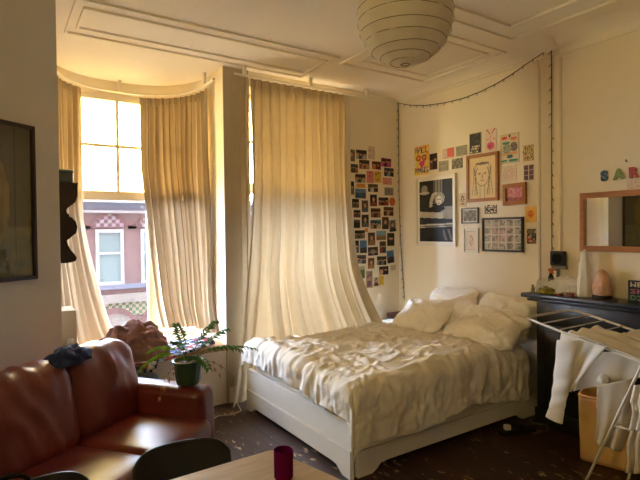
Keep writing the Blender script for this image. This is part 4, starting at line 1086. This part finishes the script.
framed('framed_poster', 'large black-and-white poster in a white frame on the bed wall', c, (0, -1, 0), w_, h_, .018, .024, M_whiteframe, f_bw, 70, 110, .028, False, 'poster')
def f_draw(u, v):
    bg = (230, 204, 152); ink = (112, 92, 66)
    r = math.hypot((u-.5)/.24, (v-.56)/.26)
    if abs(r-1) < .035 and v < .75: return ink
    for s in (-1, 1):
        for k in range(4):
            x = .5+s*(.2+.055*k+.05*math.sin((1-v)*4+k)); 
            if abs(u-x) < .009 and .08 < v < .84-.04*k: return ink
        if ell(u, v, .5+s*.1, .6, .05, .018): return (80, 60, 44)
    if ell(u, v, .5, .43, .07, .014) or (abs(u-.5) < .01 and .48 < v < .58): return (150, 96, 74)
    if ell(u, v, .5, .84, .26, .03): return ink
    if abs(u-.42) < .008 and v < .3 or abs(u-.58) < .008 and v < .3: return ink
    return bg
c, w_, h_ = rect_B(*zB(231, 115), *zB(341, 279))
framed('framed_drawing', 'honey wood frame with a pencil portrait of a long-haired woman', c, (0, -1, 0), w_, h_, .03, .022, M_framewood, f_draw, 64, 88, tilt=.0)
def f_pinkgroup(u, v): return mix((196, 90, 120), (226, 190, 170), H(int(u*12), int(v*9), 9)) if v > .25 else mix((120, 60, 110), (200, 120, 90), H(int(u*12), int(v*12), 3))
c, w_, h_ = rect_B(*zB(356, 217), *zB(436, 291))
framed('framed_photo', 'small orange-brown wooden frame with a pink picture', c, (0, -1, 0), w_, h_, .036, .022, M_framewood, f_pinkgroup, 20, 18, tilt=.02)
c, w_, h_ = rect_B(*zB(213, 301), *zB(271, 355))
framed('framed_print', 'small grey-framed picture left of the black lettered card', c, (0, -1, 0), w_, h_, .014, .018, M_greyframe, f_greydark, 18, 14, .01)
def f_line(u, v): return (170, 130, 110) if (abs(u-.5-.1*math.sin(v*14)) < .04 and .2 < v < .8) or (ell(u, v, .5, .5, .2, .28) and not ell(u, v, .5, .5, .16, .24)) else (222, 202, 172)
c, w_, h_ = rect_B(*zB(222, 371), *zB(272, 455))
framed('framed_print', 'slim white-framed line drawing left of the black frame', c, (0, -1, 0), w_, h_, .010, .018, M_whiteframe, bordered(f_line, (120, 100, 76), .025), 40, 52, .018)
def f_collage(u, v):
    a, b_ = (u*5) % 1, (v*4) % 1; i, j = int(u*5), int(v*4)
    if .12 < a < .88 and .12 < b_ < .88:
        return mix((190, 150, 140) if .25 < u < .75 and .3 < v < .75 else (176, 166, 150), (90, 80, 76), (H(int(u*20), int(v*16), 6) > .62)*.8)
    return (214, 200, 178)
c, w_, h_ = rect_B(*zB(286, 334), *zB(426, 451.5))
framed('framed_collage', 'black frame with a collage of small pictures under glass', c, (0, -1, 0), w_, h_, .018, .026, M_blackframe, f_collage, 50, 40, 0, True)

# picture on the slanted left wall
def f_painting(u, v):
    n_ = noise.noise(Vector((u*4, v*5, 1)))
    c = mix((52, 52, 40), (74, 74, 56), .5+.5*n_)
    if v < .33: c = mix((70, 84, 70), (120, 112, 70), .5+.6*noise.noise(Vector((u*16, v*18, 3))))
    if ell(u, v, .60+.05*(v-.5), .5, .20+.04*(1-v), .36): c = mix((150, 122, 52), (96, 80, 40), .5+.6*noise.noise(Vector((u*12, v*14, 6))))
    if ell(u, v, .62, .62, .04, .1): c = (58, 106, 52)
    return c
pa = onpl(31.5, 127, WC, WN); pb = onpl(31.5, 279, WC, WN)
ph = pa.z-pb.z; pw = ph*.9
c = Vector((pa.x, pa.y, (pa.z+pb.z)/2)) + WD*(pw/2)
framed('framed_painting', 'dark painting with a golden shape, thin wooden frame, on the left wall', c, -WD, pw, ph, .022, .03, M_darkwood, f_painting, 60, 66, 0, True, 'painting')

# ------------------------------------------------------------------ chimney breast: mirror, letters, fireplace
c, w_, h_ = rect_B(582, 192.6, 612, 251.2, CHX)
c.y = onx(581.5, 220, CHX).y-.40
h_ = onx(582, 194, CHX).z-onx(582, 251.5, CHX).z
framed('wall_mirror', 'wide mirror in a honey wood frame above the mantel', c, (0, -1, 0), .80, h_, .042, .03, M_framewood, None, 1, 1, mirror=True, cat='mirror')
def letter(ch, px, py, size, rgb, tilt, lab):
    cu = bpy.data.curves.new('tmp', 'FONT'); cu.body = ch; cu.size = size; cu.extrude = .006; cu.bevel_depth = .0015; cu.offset = .004
    cu.align_x = 'CENTER'; cu.align_y = 'CENTER'
    t = bpy.data.objects.new('tmp', cu); col.objects.link(t); bpy.context.view_layer.update()
    me = bpy.data.meshes.new_from_object(t.evaluated_get(bpy.context.evaluated_depsgraph_get())); bpy.data.objects.remove(t)
    p = onx(px, py, CHX-.0085)
    X = Matrix.Translation(p) @ Matrix(((0, 0, -1, 0), (-1, 0, 0, 0), (0, 1, 0, 0), (0, 0, 0, 1))) @ Matrix.Rotation(tilt, 4, 'Z')
    me.transform(X); me.name = 'wall_letter'; me.materials.clear(); me.materials.append(mat('flowered_'+ch, rgb, .6, noise_amt=.45, scale=70))
    o = bpy.data.objects.new('wall_letter', me); col.objects.link(o); tag(o, lab, 'letter', 'wooden letters above the mirror')
letter('S', 604.3, 176.5, .098, (62, 92, 124), .05, 'blue flowered letter S on the wall above the mirror')
letter('A', 618.7, 174.8, .098, (112, 132, 72), .05, 'green flowered letter A on the wall above the mirror')
letter('R', 633.5, 173.0, .098, (176, 78, 72), .05, 'red flowered letter R on the wall above the mirror')
c, w_, h_ = rect_B(627, 179, 641, 190, CHX); c.x -= .0005
tag(card_mesh('paper_note', c, (0, -1, 0), w_, h_, .002, p_flat((226, 206, 182), (206, 160, 150), 9, .15), 10, 8), 'pale paper note under the red letter R', 'note')
p = onx(627, 161.5, CHX); tag(MB().tube([p, p+Vector((-.012, 0, 0)), p+Vector((-.018, 0, .012))], .004, 8).build('wall_hook', M_black), 'small dark hook in the wall above the letters', 'hook')

fp = thing('fireplace', 'black marble fireplace surround with mantel shelf', 'fireplace', (3.62, 1.3, 0))
b = MB(); b.box((3.50, .22, 1.012), (CHX, 2.395, 1.045), .006)
b.build('mantel_shelf', M_marble, fp)
MB().box((3.53, .25, .985), (CHX, 2.36, 1.012), .006).build('shelf_moulding', M_marble, fp)
MB().box((3.60, .28, .80), (CHX-.001, 2.32, .985), .004).build('frieze', M_marble, fp)
for y0, y1 in ((1.95, 2.32), (.28, .65)):
    j = MB(); j.box((3.60, y0, 0), (CHX-.001, y1, .80), .004); j = j.build('jamb', M_marble, fp)
    q = MB(); q.ring_prism([(3.597, y0+.06, .14), (3.597, y1-.06, .14), (3.597, y1-.06, .76), (3.597, y0+.06, .76)], [(3.597, y0+.075, .155), (3.597, y1-.075, .155), (3.597, y1-.075, .745), (3.597, y0+.075, .745)], (.006, 0, 0)); q.build('panel_moulding', M_marble, j, smooth=False)
    MB().box((3.585, y0-.01, 0), (CHX-.001, y1+.01, .13), .004).build('plinth', M_marble, fp)
MB().box((3.70, .65, .0), (CHX-.001, 1.95, .80)).build('firebox', M_soot, fp, smooth=False)
ZM = 1.0455
# fishbowl terrarium
p = Vector((3.615, 2.235, ZM)); GB = 'small things standing on the mantel'
tr = thing('glass_bowl', 'round glass bowl with yellow-green filling on the mantel end', 'bowl', tuple(p))
MB().lathe([(0, .0), (.045, 0), (.075, .03), (.086, .06), (.080, .095), (.06, .118), (.058, .116), (.078, .093), (.083, .06), (.072, .032), (.043, .003), (0, .003)], tuple(p), 36).build('bowl_glass', glass_mat('bowl_glass', (.97, .98, .96), .14, .02), tr)
hp = heap((p.x, p.y, p.z+.004), .062, .045, 4, .25); hp.build('filling', mat('yellow_green_moss', (168, 160, 70), .9, noise_amt=.5, scale=40), tr)
# crumpled white plastic bag behind
cb = heap((3.672, 2.11, ZM), .085, .13, 6.4, .2, .6, 1.75, 2.3); tag(cb.build('plastic_bag', M_bagwhite, angle=180), 'crumpled white plastic bag behind the glass bowl on the mantel', 'bag')
# orange-capped bottle
p = Vector((3.722, 2.272, ZM+.0)); bo = thing('spray_bottle', 'dark bottle with orange cap behind the glass bowl', 'bottle', tuple(p))
MB().lathe([(0, 0), (.02, 0), (.021, .01), (.021, .12), (.012, .14), (.012, .15), (0, .15)], tuple(p), 20).build('bottle_body', mat('dark_bottle', (40, 40, 50), .2), bo)
b = MB(); b.lathe([(0, .15), (.016, .15), (.016, .178), (0, .178)], tuple(p), 16); b.box((p.x-.014, p.y-.055, p.z+.172), (p.x+.014, p.y+.02, p.z+.188), .004); b.build('orange_cap', M_orange, bo)
# black speaker on its little stand
p = Vector((3.70, 2.20, ZM)); sp = thing('small_speaker', 'small black square speaker standing up behind the bag on the mantel', 'speaker', tuple(p))
MB().box((p.x-.015, p.y-.06, p.z+.215), (p.x+.02, p.y+.06, p.z+.33), .008, xf=None).build('cabinet', M_black, sp)
q = MB(); q.lathe([(0, 0), (.038, 0), (.042, .004), (.036, .006), (0, .003)], n=28); q.v = [Vector((p.x-.0155-v.z, p.y+v.x, p.z+.272+v.y)) for v in q.v]; q.build('speaker_cone', M_soot, sp)
MB().tube([p, p+Vector((0, 0, .215))], .012, 10).build('stand_post', mat('grey_plastic', (110, 106, 100), .5), sp)
MB().box((p.x-.03, p.y-.045, p.z), (p.x+.03, p.y+.045, p.z+.012), .004).build('stand_foot', M_black, sp)
MB().box((p.x-.012, p.y-.07, p.z+.19), (p.x+.02, p.y+.05, p.z+.214), .004).build('stand_cradle', mat('grey_plastic_light', (130, 126, 118), .5), sp)
def small(name, label, cat, p, prof, m, n=20): return tag(MB().lathe(prof, tuple(p), n).build(name, m, angle=50), label, cat, GB)
M_shot = glass_mat('shot_glass', (.92, .92, .9), .2, .05)
small('salt_shaker', 'leftmost small glass shaker at the very end of the mantel', 'shaker', (3.60, 2.352, ZM), [(0, 0), (.013, 0), (.014, .03), (.009, .04), (.011, .058), (0, .06)], mat('grey_glass', (150, 140, 118), .2))
small('salt_shaker', 'small glass shaker between the leftmost shaker and the glass bowl', 'shaker', (3.585, 2.318, ZM), [(0, 0), (.011, 0), (.011, .03), (.008, .036), (.009, .046), (0, .048)], M_shot)
for y, x, lab in ((2.105, 3.56, 'red and white striped tin in front of the plastic bag'), (2.02, 3.56, 'red tin right of the striped tin, in front of the crystal tower')):
    r = thing('candy_tin', lab, 'tin', (x, y, ZM), 0, GB)
    MB().lathe([(0, 0), (.026, 0), (.027, .018), (0, .018)], (x, y, ZM), 24).build('tin_body', M_red, r); MB().lathe([(0, .018), (.027, .018), (.027, .028), (.024, .031), (0, .031)], (x, y, ZM), 24).build('tin_lid', M_red if 'right' in lab else M_white, r)
small('white_tube', 'slim white tube standing between the tins and crystal tower', 'tube', (3.60, 2.055, ZM), [(0, 0), (.010, 0), (.010, .06), (.006, .066), (.006, .075), (0, .076)], M_white)
# crystal tower: stepped
cx_, cy_ = 3.655, 1.965
ct = thing('crystal_tower', 'tall stepped white crystal tower on the mantel', 'ornament', (cx_, cy_, ZM))
def tower(r0, z0, r1, z1, n=7, tip=0.):
    vs = [(cx_+r0*math.cos(2*PI*k/n+.3), cy_+r0*math.sin(2*PI*k/n+.3), ZM+z0) for k in range(n)]+[(cx_+r1*math.cos(2*PI*k/n+.3), cy_+r1*math.sin(2*PI*k/n+.3), ZM+z1) for k in range(n)]
    fs = [tuple(range(n-1, -1, -1))]+[(k, (k+1) % n, n+(k+1) % n, n+k) for k in range(n)]
    if tip: vs.append((cx_+.004, cy_, ZM+z1+tip)); fs += [(n+k, n+(k+1) % n, 2*n) for k in range(n)]
    else: fs.append(tuple(range(n, 2*n)))
    return MB().add(vs, fs)
tower(.052, 0, .050, .14).build('lower_tier', M_selenite, ct, smooth=False); tower(.042, .14, .040, .25).build('middle_tier', M_selenite, ct, smooth=False); tower(.030, .25, .026, .32, tip=.035).build('pointed_top', M_selenite, ct, smooth=False)
# salt lamp
sl = thing('salt_lamp', 'pink salt rock lamp on a dark base on the mantel', 'lamp', (3.655, 1.84, ZM))
def rock(u, v):
    a = u*2*PI; b_ = (v-.5)*PI; d = Vector((math.cos(a)*math.cos(b_), math.sin(a)*math.cos(b_), math.sin(b_)))
    k = 1+.10*noise.noise(d*2.5)+.06*noise.noise(d*6)
    zz_ = min(1, max(0, .5+b_/PI)); Z = [0, .08, .4, .6, .72, .86, .95, 1]; Rr = [.046, .062, .062, .048, .041, .036, .022, .0005]
    wd = float(np.interp(zz_, Z, Rr))
    return Vector((3.655+math.cos(a)*wd*k, 1.84+math.sin(a)*wd*k, ZM+.016+zz_*.195))
MB().grid(rock, 30, 20).build('salt_rock', M_salt, sl, angle=30)
MB().lathe([(0, 0), (.062, 0), (.064, .004), (.064, .02), (.05, .024), (0, .024)], (3.655, 1.84, ZM), 24).build('base', M_darkwood, sl)
tag(MB().box((3.56, 1.70, ZM), (3.60, 1.76, ZM+.007), .003).build('lighter', M_black), 'flat black lighter lying right of the salt lamp', 'lighter')
# lettered block
p0 = onx(628.3, 276.5, 3.66); ysz = .30; hh = .145
def f_sign(u, v):
    u2 = u*1.0
    for k, (s, c) in enumerate((('WEST', (196, 180, 140)), ('SHOW', (172, 96, 100)), ('DOES', (96, 136, 62)))):
        if text_at(s, u2, v, .05, .97, .72-.32*k, .92-.32*k+.02): return c
    return (26, 25, 22)
def f_sign2(u, v):
    for k, (s, c) in enumerate((('WE', (196, 180, 140)), ('SH', (172, 96, 100)), ('DI', (96, 136, 62)))):
        if text_at(s, u, v, .06, .44, .69-.31*k, .92-.31*k): return c
    return (26, 25, 22)
tag(card_mesh('lettered_block', Vector((3.675, p0.y-.12, ZM+hh/2)), (0, -1, 0), .24, hh, .02, f_sign2, 60, 40), 'black block with coloured lettering at the right of the mantel', 'sign')

# ------------------------------------------------------------------ laundry basket, drying rack and washing
R = math.radians
bk = thing('laundry_basket', 'woven rattan laundry basket with rope handle under the drying rack', 'basket', (3.42, 1.66, 0), R(16))
X = WORLD[bk.name]
n = 0
def bwall(u, v):
    a = u*2*PI; e = .25; hx_, hy_ = .135*(1+.06*v), .165*(1+.06*v)
    ca, sa = math.cos(a), math.sin(a)
    return X @ Vector((math.copysign(abs(ca)**e, ca)*hx_, math.copysign(abs(sa)**e, sa)*hy_, .006+v*.43))
MB().grid(bwall, 64, 16).build('basket_body', M_rattan, bk, angle=180, solid=.01)
MB().tube([bwall(i/48, 1) for i in range(48)], .009, 8, closed=True).build('rim', M_rattan, bk)
MB(X).box((-.125, -.15, .0), (.125, .15, .012)).build('basket_bottom', M_rattan, bk, smooth=False)
hb = [X @ Vector((-.148-.012*math.sin(PI*t), .06-.12*t, .40-.075*math.sin(PI*t))) for t in [i/10 for i in range(11)]]
MB().tube(hb, .009, 8).build('rope_handle', M_rope, bk)

rk = thing('drying_rack', 'white folding drying rack hung with washing by the fireplace', 'drying rack', (3.15, 1.24, 0))
ya, yw = 1.24, 1.93
def topz(y): return .83+(y-ya)*.212 if y > ya else .83
xa, xb = 2.87, 3.43
def T_(x, y): return Vector((x, y, topz(y)))
MB().tube([T_(xa, ya)+Vector((0, -.02, 0)), T_(xa, 1.6), T_(xa, 1.90), T_(xa+.01, yw-.005), T_(xa+.04, yw), T_(xb-.06, yw), T_(xb-.02, yw-.02), T_(xb, yw-.07), T_(xb, 1.5), T_(xb, ya-.02)], .008, 8).build('wing_frame', M_rack, rk)
p = T_(xa, 1.92); MB().tube([p, p+Vector((-.045, .035, .012))], .009, 8).build('wing_end_cap', M_rack, rk)
MB().tube([T_(xa, ya), T_(xa, .25), T_(xb, .25), T_(xb, ya), T_(xa, ya)], .008, 8).build('main_frame', M_rack, rk)
for y in (1.82, 1.71, 1.60, 1.49, 1.38): MB().tube([T_(xa, y), T_(xb, y)], .0045, 6).build('rod', M_rack, rk)
for i in range(8): MB().tube([T_(xa, 1.14-i*.11), T_(xb, 1.14-i*.11)], .0045, 6).build('rod', M_rack, rk)
for x, yf in ((2.885, 1.60), (3.09, 1.455)):
    MB().tube([Vector((x, ya, .83)), Vector((x+.10, yf, .008))], .008, 8).build('leg', M_rack, rk)
    MB().tube([Vector((x, .3, .83)), Vector((x+.02, .0, .008))], .008, 8).build('leg', M_rack, rk)
    MB().tube([Vector((x+.055, 1.42, .42)), Vector((x+.01, .2, .50))], .005, 6).build('brace', M_rack, rk)
MB().tube([Vector((2.935, 1.42, .42)), Vector((3.15, 1.38, .42))], .005, 6).build('cross_bar', M_rack, rk)

def hang(left, right, X_, nv=40, nu=26, fold=.012, seed=0, nf=4, skew=0.):
    """a hanging cloth between two edges given as image-measured outlines on the plane x = X_"""
    def lerp(P, t):
        k = t*(len(P)-1); i = min(int(k), len(P)-2); f = k-i
        return (P[i][0]+(P[i+1][0]-P[i][0])*f, P[i][1]+(P[i+1][1]-P[i][1])*f)
    def f(u, v):
        a, b_ = lerp(left, v), lerp(right, v); q = (a[0]+(b_[0]-a[0])*u, a[1]+(b_[1]-a[1])*u)
        p = onx(q[0], q[1], X_)
        p.x += fold*(.3+v)*(math.sin(u*nf*2*PI+seed+1.3*v)+.5*noise.noise(Vector((u*6, v*4, seed))))+skew*v
        return p
    return MB().grid(f, nu, nv)
# long-sleeved top: body over the rods, sleeve hanging on the room side
sh_ = thing('long_sleeved_top', 'white long-sleeved top draped over the near rods, one sleeve dangling', 'shirt', (2.86, 1.55, .3))
def over(px0, seed):
    pass
def toppiece(u, v):
    # spans from the near long rail across the rods
    y = 1.64-.50*u; x = xa-.012+.34*v
    return Vector((x, y, topz(y)+.014+.008*math.sin(v*15+u*3)+.012*noise.noise(Vector((u*5, v*6, 1)))-.012*v*0))
MB().grid(toppiece, 30, 24).build('shirt_body', M_shirt, sh_, angle=180, solid=.004)
hang([(561, 333), (558, 352), (556, 368), (555, 382)], [(607, 347), (592, 365), (581, 380), (571, 392)], xa-.016, fold=.010, seed=2, nf=2.5).build('shirt_front', M_shirt, sh_, angle=180, solid=.004)
def sleeve(u, v):
    L_ = [(557, 340), (554, 372), (552, 392), (549, 408)]; R__ = [(577, 340), (572, 375), (568, 395), (564, 411)]
    k = v*(3); i = min(int(k), 2); f = k-i
    a = (L_[i][0]+(L_[i+1][0]-L_[i][0])*f, L_[i][1]+(L_[i+1][1]-L_[i][1])*f); b_ = (R__[i][0]+(R__[i+1][0]-R__[i][0])*f, R__[i][1]+(R__[i+1][1]-R__[i][1])*f)
    t = u*2*PI; q = ((a[0]+b_[0])/2+(b_[0]-a[0])/2*math.cos(t), (a[1]+b_[1])/2+(b_[1]-a[1])/2*math.cos(t))
    p = onx(q[0], q[1], xa-.035); p.x += .016*math.sin(t)+.004*math.sin(v*22+t); return p
MB().grid(sleeve, 24, 40).build('sleeve', M_shirt, sh_, angle=180)
def cuff(u, v):
    a = (549-3*v, 408+8*v); b_ = (564-2*v, 411+13*v); t = u*2*PI
    q = ((a[0]+b_[0])/2+(b_[0]-a[0])/2*1.06*math.cos(t), (a[1]+b_[1])/2+(b_[1]-a[1])/2*math.cos(t))
    p = onx(q[0], q[1], xa-.035); p.x += .018*math.sin(t); return p
MB().grid(cuff, 24, 8).build('cuff', M_shirt, sh_, angle=180)
# second cloth across the far rods and the main frame
def topcloth(u, v):
    y = 1.50-.95*u; x = xa+.33+.26*v
    return Vector((x, y, topz(y)+.016+.010*noise.noise(Vector((u*6, v*5, 7)))+.006*math.sin(u*24)))
tag(MB().grid(topcloth, 40, 20).build('white_towel', M_shirt, angle=180, solid=.005), 'white towel laid flat over the far side of the rack', 'towel')
tag(hang([(577, 352), (575, 372), (574, 391)], [(648, 352), (648, 364), (648, 376)], 3.10, fold=.008, seed=4, nf=2).build('hanging_sheet', M_greycloth, angle=180, solid=.004), 'grey-white cloth hanging under the rods above the basket', 'cloth')
tag(hang([(597, 386), (597, 405), (596, 425), (594, 443)], [(634, 378), (633, 400), (629, 425), (620, 452)], 3.02, fold=.010, seed=6, nf=2).build('grey_cloth', M_greycloth, angle=180, solid=.004), 'thin grey cloth hanging in front of the rattan basket', 'cloth')
tag(hang([(634, 385), (630, 402), (633, 412), (629, 430)], [(652, 385), (652, 402), (652, 415), (652, 430)], 2.84, fold=.014, seed=8, nf=3).build('white_garment', M_shirt, angle=180, solid=.006), 'white garment hanging at the right edge of the picture, upper of two', 'garment')
tag(hang([(632, 428), (627, 445), (629, 460), (627, 472)], [(654, 428), (654, 445), (654, 460), (654, 474)], 2.90, fold=.014, seed=9, nf=3).build('white_garment', M_greycloth, angle=180, solid=.006), 'crumpled white garment low at the right edge, beside the basket', 'garment')
p = onx(603, 379, 3.06); q = heap((p.x, p.y, p.z-.02), .03, .045, 2, .2); tag(q.build('white_sock', M_shirt, angle=180), 'small white sock bunched on the cloth above the basket', 'sock')

# ------------------------------------------------------------------ power strip and cable on the floor
ps = thing('power_strip', 'dark power strip on the floor beside the bed', 'power strip', (3.28, 2.28, 0), R(-25))
X = WORLD[ps.name]
MB(X).box((-.14, -.028, .001), (.14, .028, .038), .006).build('strip_body', M_black, ps)
MB(X).box((-.10, -.02, .0385), (-.055, .02, .075), .005).build('white_plug', M_white, ps); MB(X).box((.02, -.02, .0385), (.06, .02, .07), .005).build('black_plug', M_black, ps)
pts = []
for i in range(40):
    t = i/39*2*PI*1.15; pts.append((3.48+.10*math.cos(t)+.01*i/39, 2.25+.075*math.sin(t), .006+.004*i/39))
pts += [(3.57, 2.36, .006), (3.66, 2.40, .006), (3.80, 2.415, .006)]
tag(MB().tube(pts, .0045, 6).build('white_cable', mat('grey_cable', (96, 90, 82), .5)), 'looped grey cable on the floor by the fireplace', 'cable')
tag(MB().box((3.36, 2.18, .001), (3.47, 2.215, .014), .004, xf=None).build('phone_charger', mat('brown_plastic', (110, 86, 70), .5)), 'small brown plastic piece lying by the cable', 'charger')
pts = [(1.45, 3.86, .006), (1.55, 3.92, .006), (1.66, 3.88, .006), (1.76, 3.92, .006), (1.79, 4.05, .006), (1.80, 4.12, .05), (1.80, 4.16, .2)]
tag(MB().tube(pts, .005, 6).build('floor_cable', mat('pale_cable', (196, 184, 160), .5)), 'pale cable on the floor between the sofa and bed', 'cable')

# ------------------------------------------------------------------ string of fairy lights
WXs = BX-.012
path = [(397.5, 103), (410, 105.2), (425, 105.5), (445, 102.8), (463, 98.4), (480, 91.8), (495.6, 84), (510, 75.5), (522, 67), (537, 57), (551, 47.5)]
P3 = [onx(x, y, WXs) for x, y in path]
P3 = [P3[0]]+P3[1:]
down = [Vector((BX-.012, P3[-1].y-.004, P3[-1].z-.04-.1*i)) for i in range(19)]
corner_dn = [onx(x, y, WXs) for x, y in [(397.8, 110), (398, 150), (398.6, 200), (400.5, 240), (402.6, 272), (404.6, 300)]]
corner_dn = [Vector((min(p.x, BX-.012), min(p.y, AY-.02), p.z)) for p in corner_dn]
full = list(reversed(corner_dn))+P3+down
fl = thing('fairy_lights', 'string of tiny fairy lights draped along the top of the bed wall', 'string lights', tuple(P3[4]))
MB().tube(full, .0038, 6).build('wire', M_cord, fl)
# bulbs every ~9 cm
acc, nxt = 0., .05; bulb0 = None
for a, b_ in zip(full, full[1:]):
    L_ = (b_-a).length
    while nxt < acc+L_:
        q = a+(b_-a)*((nxt-acc)/L_); sgn = 1 if int(nxt*100) % 2 else -1
        d = Vector((-.004, .012*sgn if abs((b_-a).normalized().z) > .8 else 0, -.014))
        MB().tube([q, q+d, q+d*1.9], lambda t: .0045*(1-.5*t), 6).build('bulb', M_bulb, fl)
        nxt += .10
    acc += L_

# ------------------------------------------------------------------ light
w = bpy.data.worlds.new('sky'); sc.world = w; w.use_nodes = True
bg = w.node_tree.nodes['Background']; bg.inputs['Color'].default_value = (.76, .95, 1.32, 1); bg.inputs['Strength'].default_value = 25
sun = bpy.data.lights.new('sun', 'SUN'); sun.energy = 3.5; sun.angle = math.radians(9); sun.color = (1, .92, .78)
so = bpy.data.objects.new('sun', sun); col.objects.link(so)
sd = Vector((-.62, -.60, -.62)).normalized(); so.rotation_euler = sd.to_track_quat('-Z', 'Y').to_euler(); so.location = (8, 12, 12)
def portal(name, loc, rot, sx, sy):
    l = bpy.data.lights.new(name, 'AREA'); l.shape = 'RECTANGLE'; l.size = sx; l.size_y = sy; l.cycles.is_portal = True
    o = bpy.data.objects.new(name, l); col.objects.link(o); o.location = loc; o.rotation_euler = rot
portal('daylight_portal', (2.53, AY+.42, 1.66), (R(-90), 0, 0), 1.06, 2.5)
portal('daylight_portal', (WE_.x-.16, .75, 2.0), (R(90), 0, R(-90)), .7, .8)  # skylight sampling for the added fill window
portal('daylight_portal', (1.05, 5.40, 1.7), (R(-90), 0, 0), 1.7, 2.5)

cam = bpy.data.cameras.new('camera'); co = bpy.data.objects.new('camera', cam); col.objects.link(co)
cam.sensor_width = 36; cam.lens = FPX*36/640; cam.clip_start = .02
co.matrix_world = Matrix(((RT.x, UP.x, -FW.x, EYE.x), (RT.y, UP.y, -FW.y, EYE.y), (RT.z, UP.z, -FW.z, EYE.z), (0, 0, 0, 1)))
sc.camera = co
vs = sc.view_settings; vs.view_transform = 'Standard'; vs.look = 'None'; vs.gamma = 1; vs.use_curve_mapping = False; vs.exposure = 1.15
sc.cycles.max_bounces = 12; sc.cycles.diffuse_bounces = 8; sc.cycles.transparent_max_bounces = 16; sc.cycles.sample_clamp_indirect = 6
sc.cycles.use_denoising = True
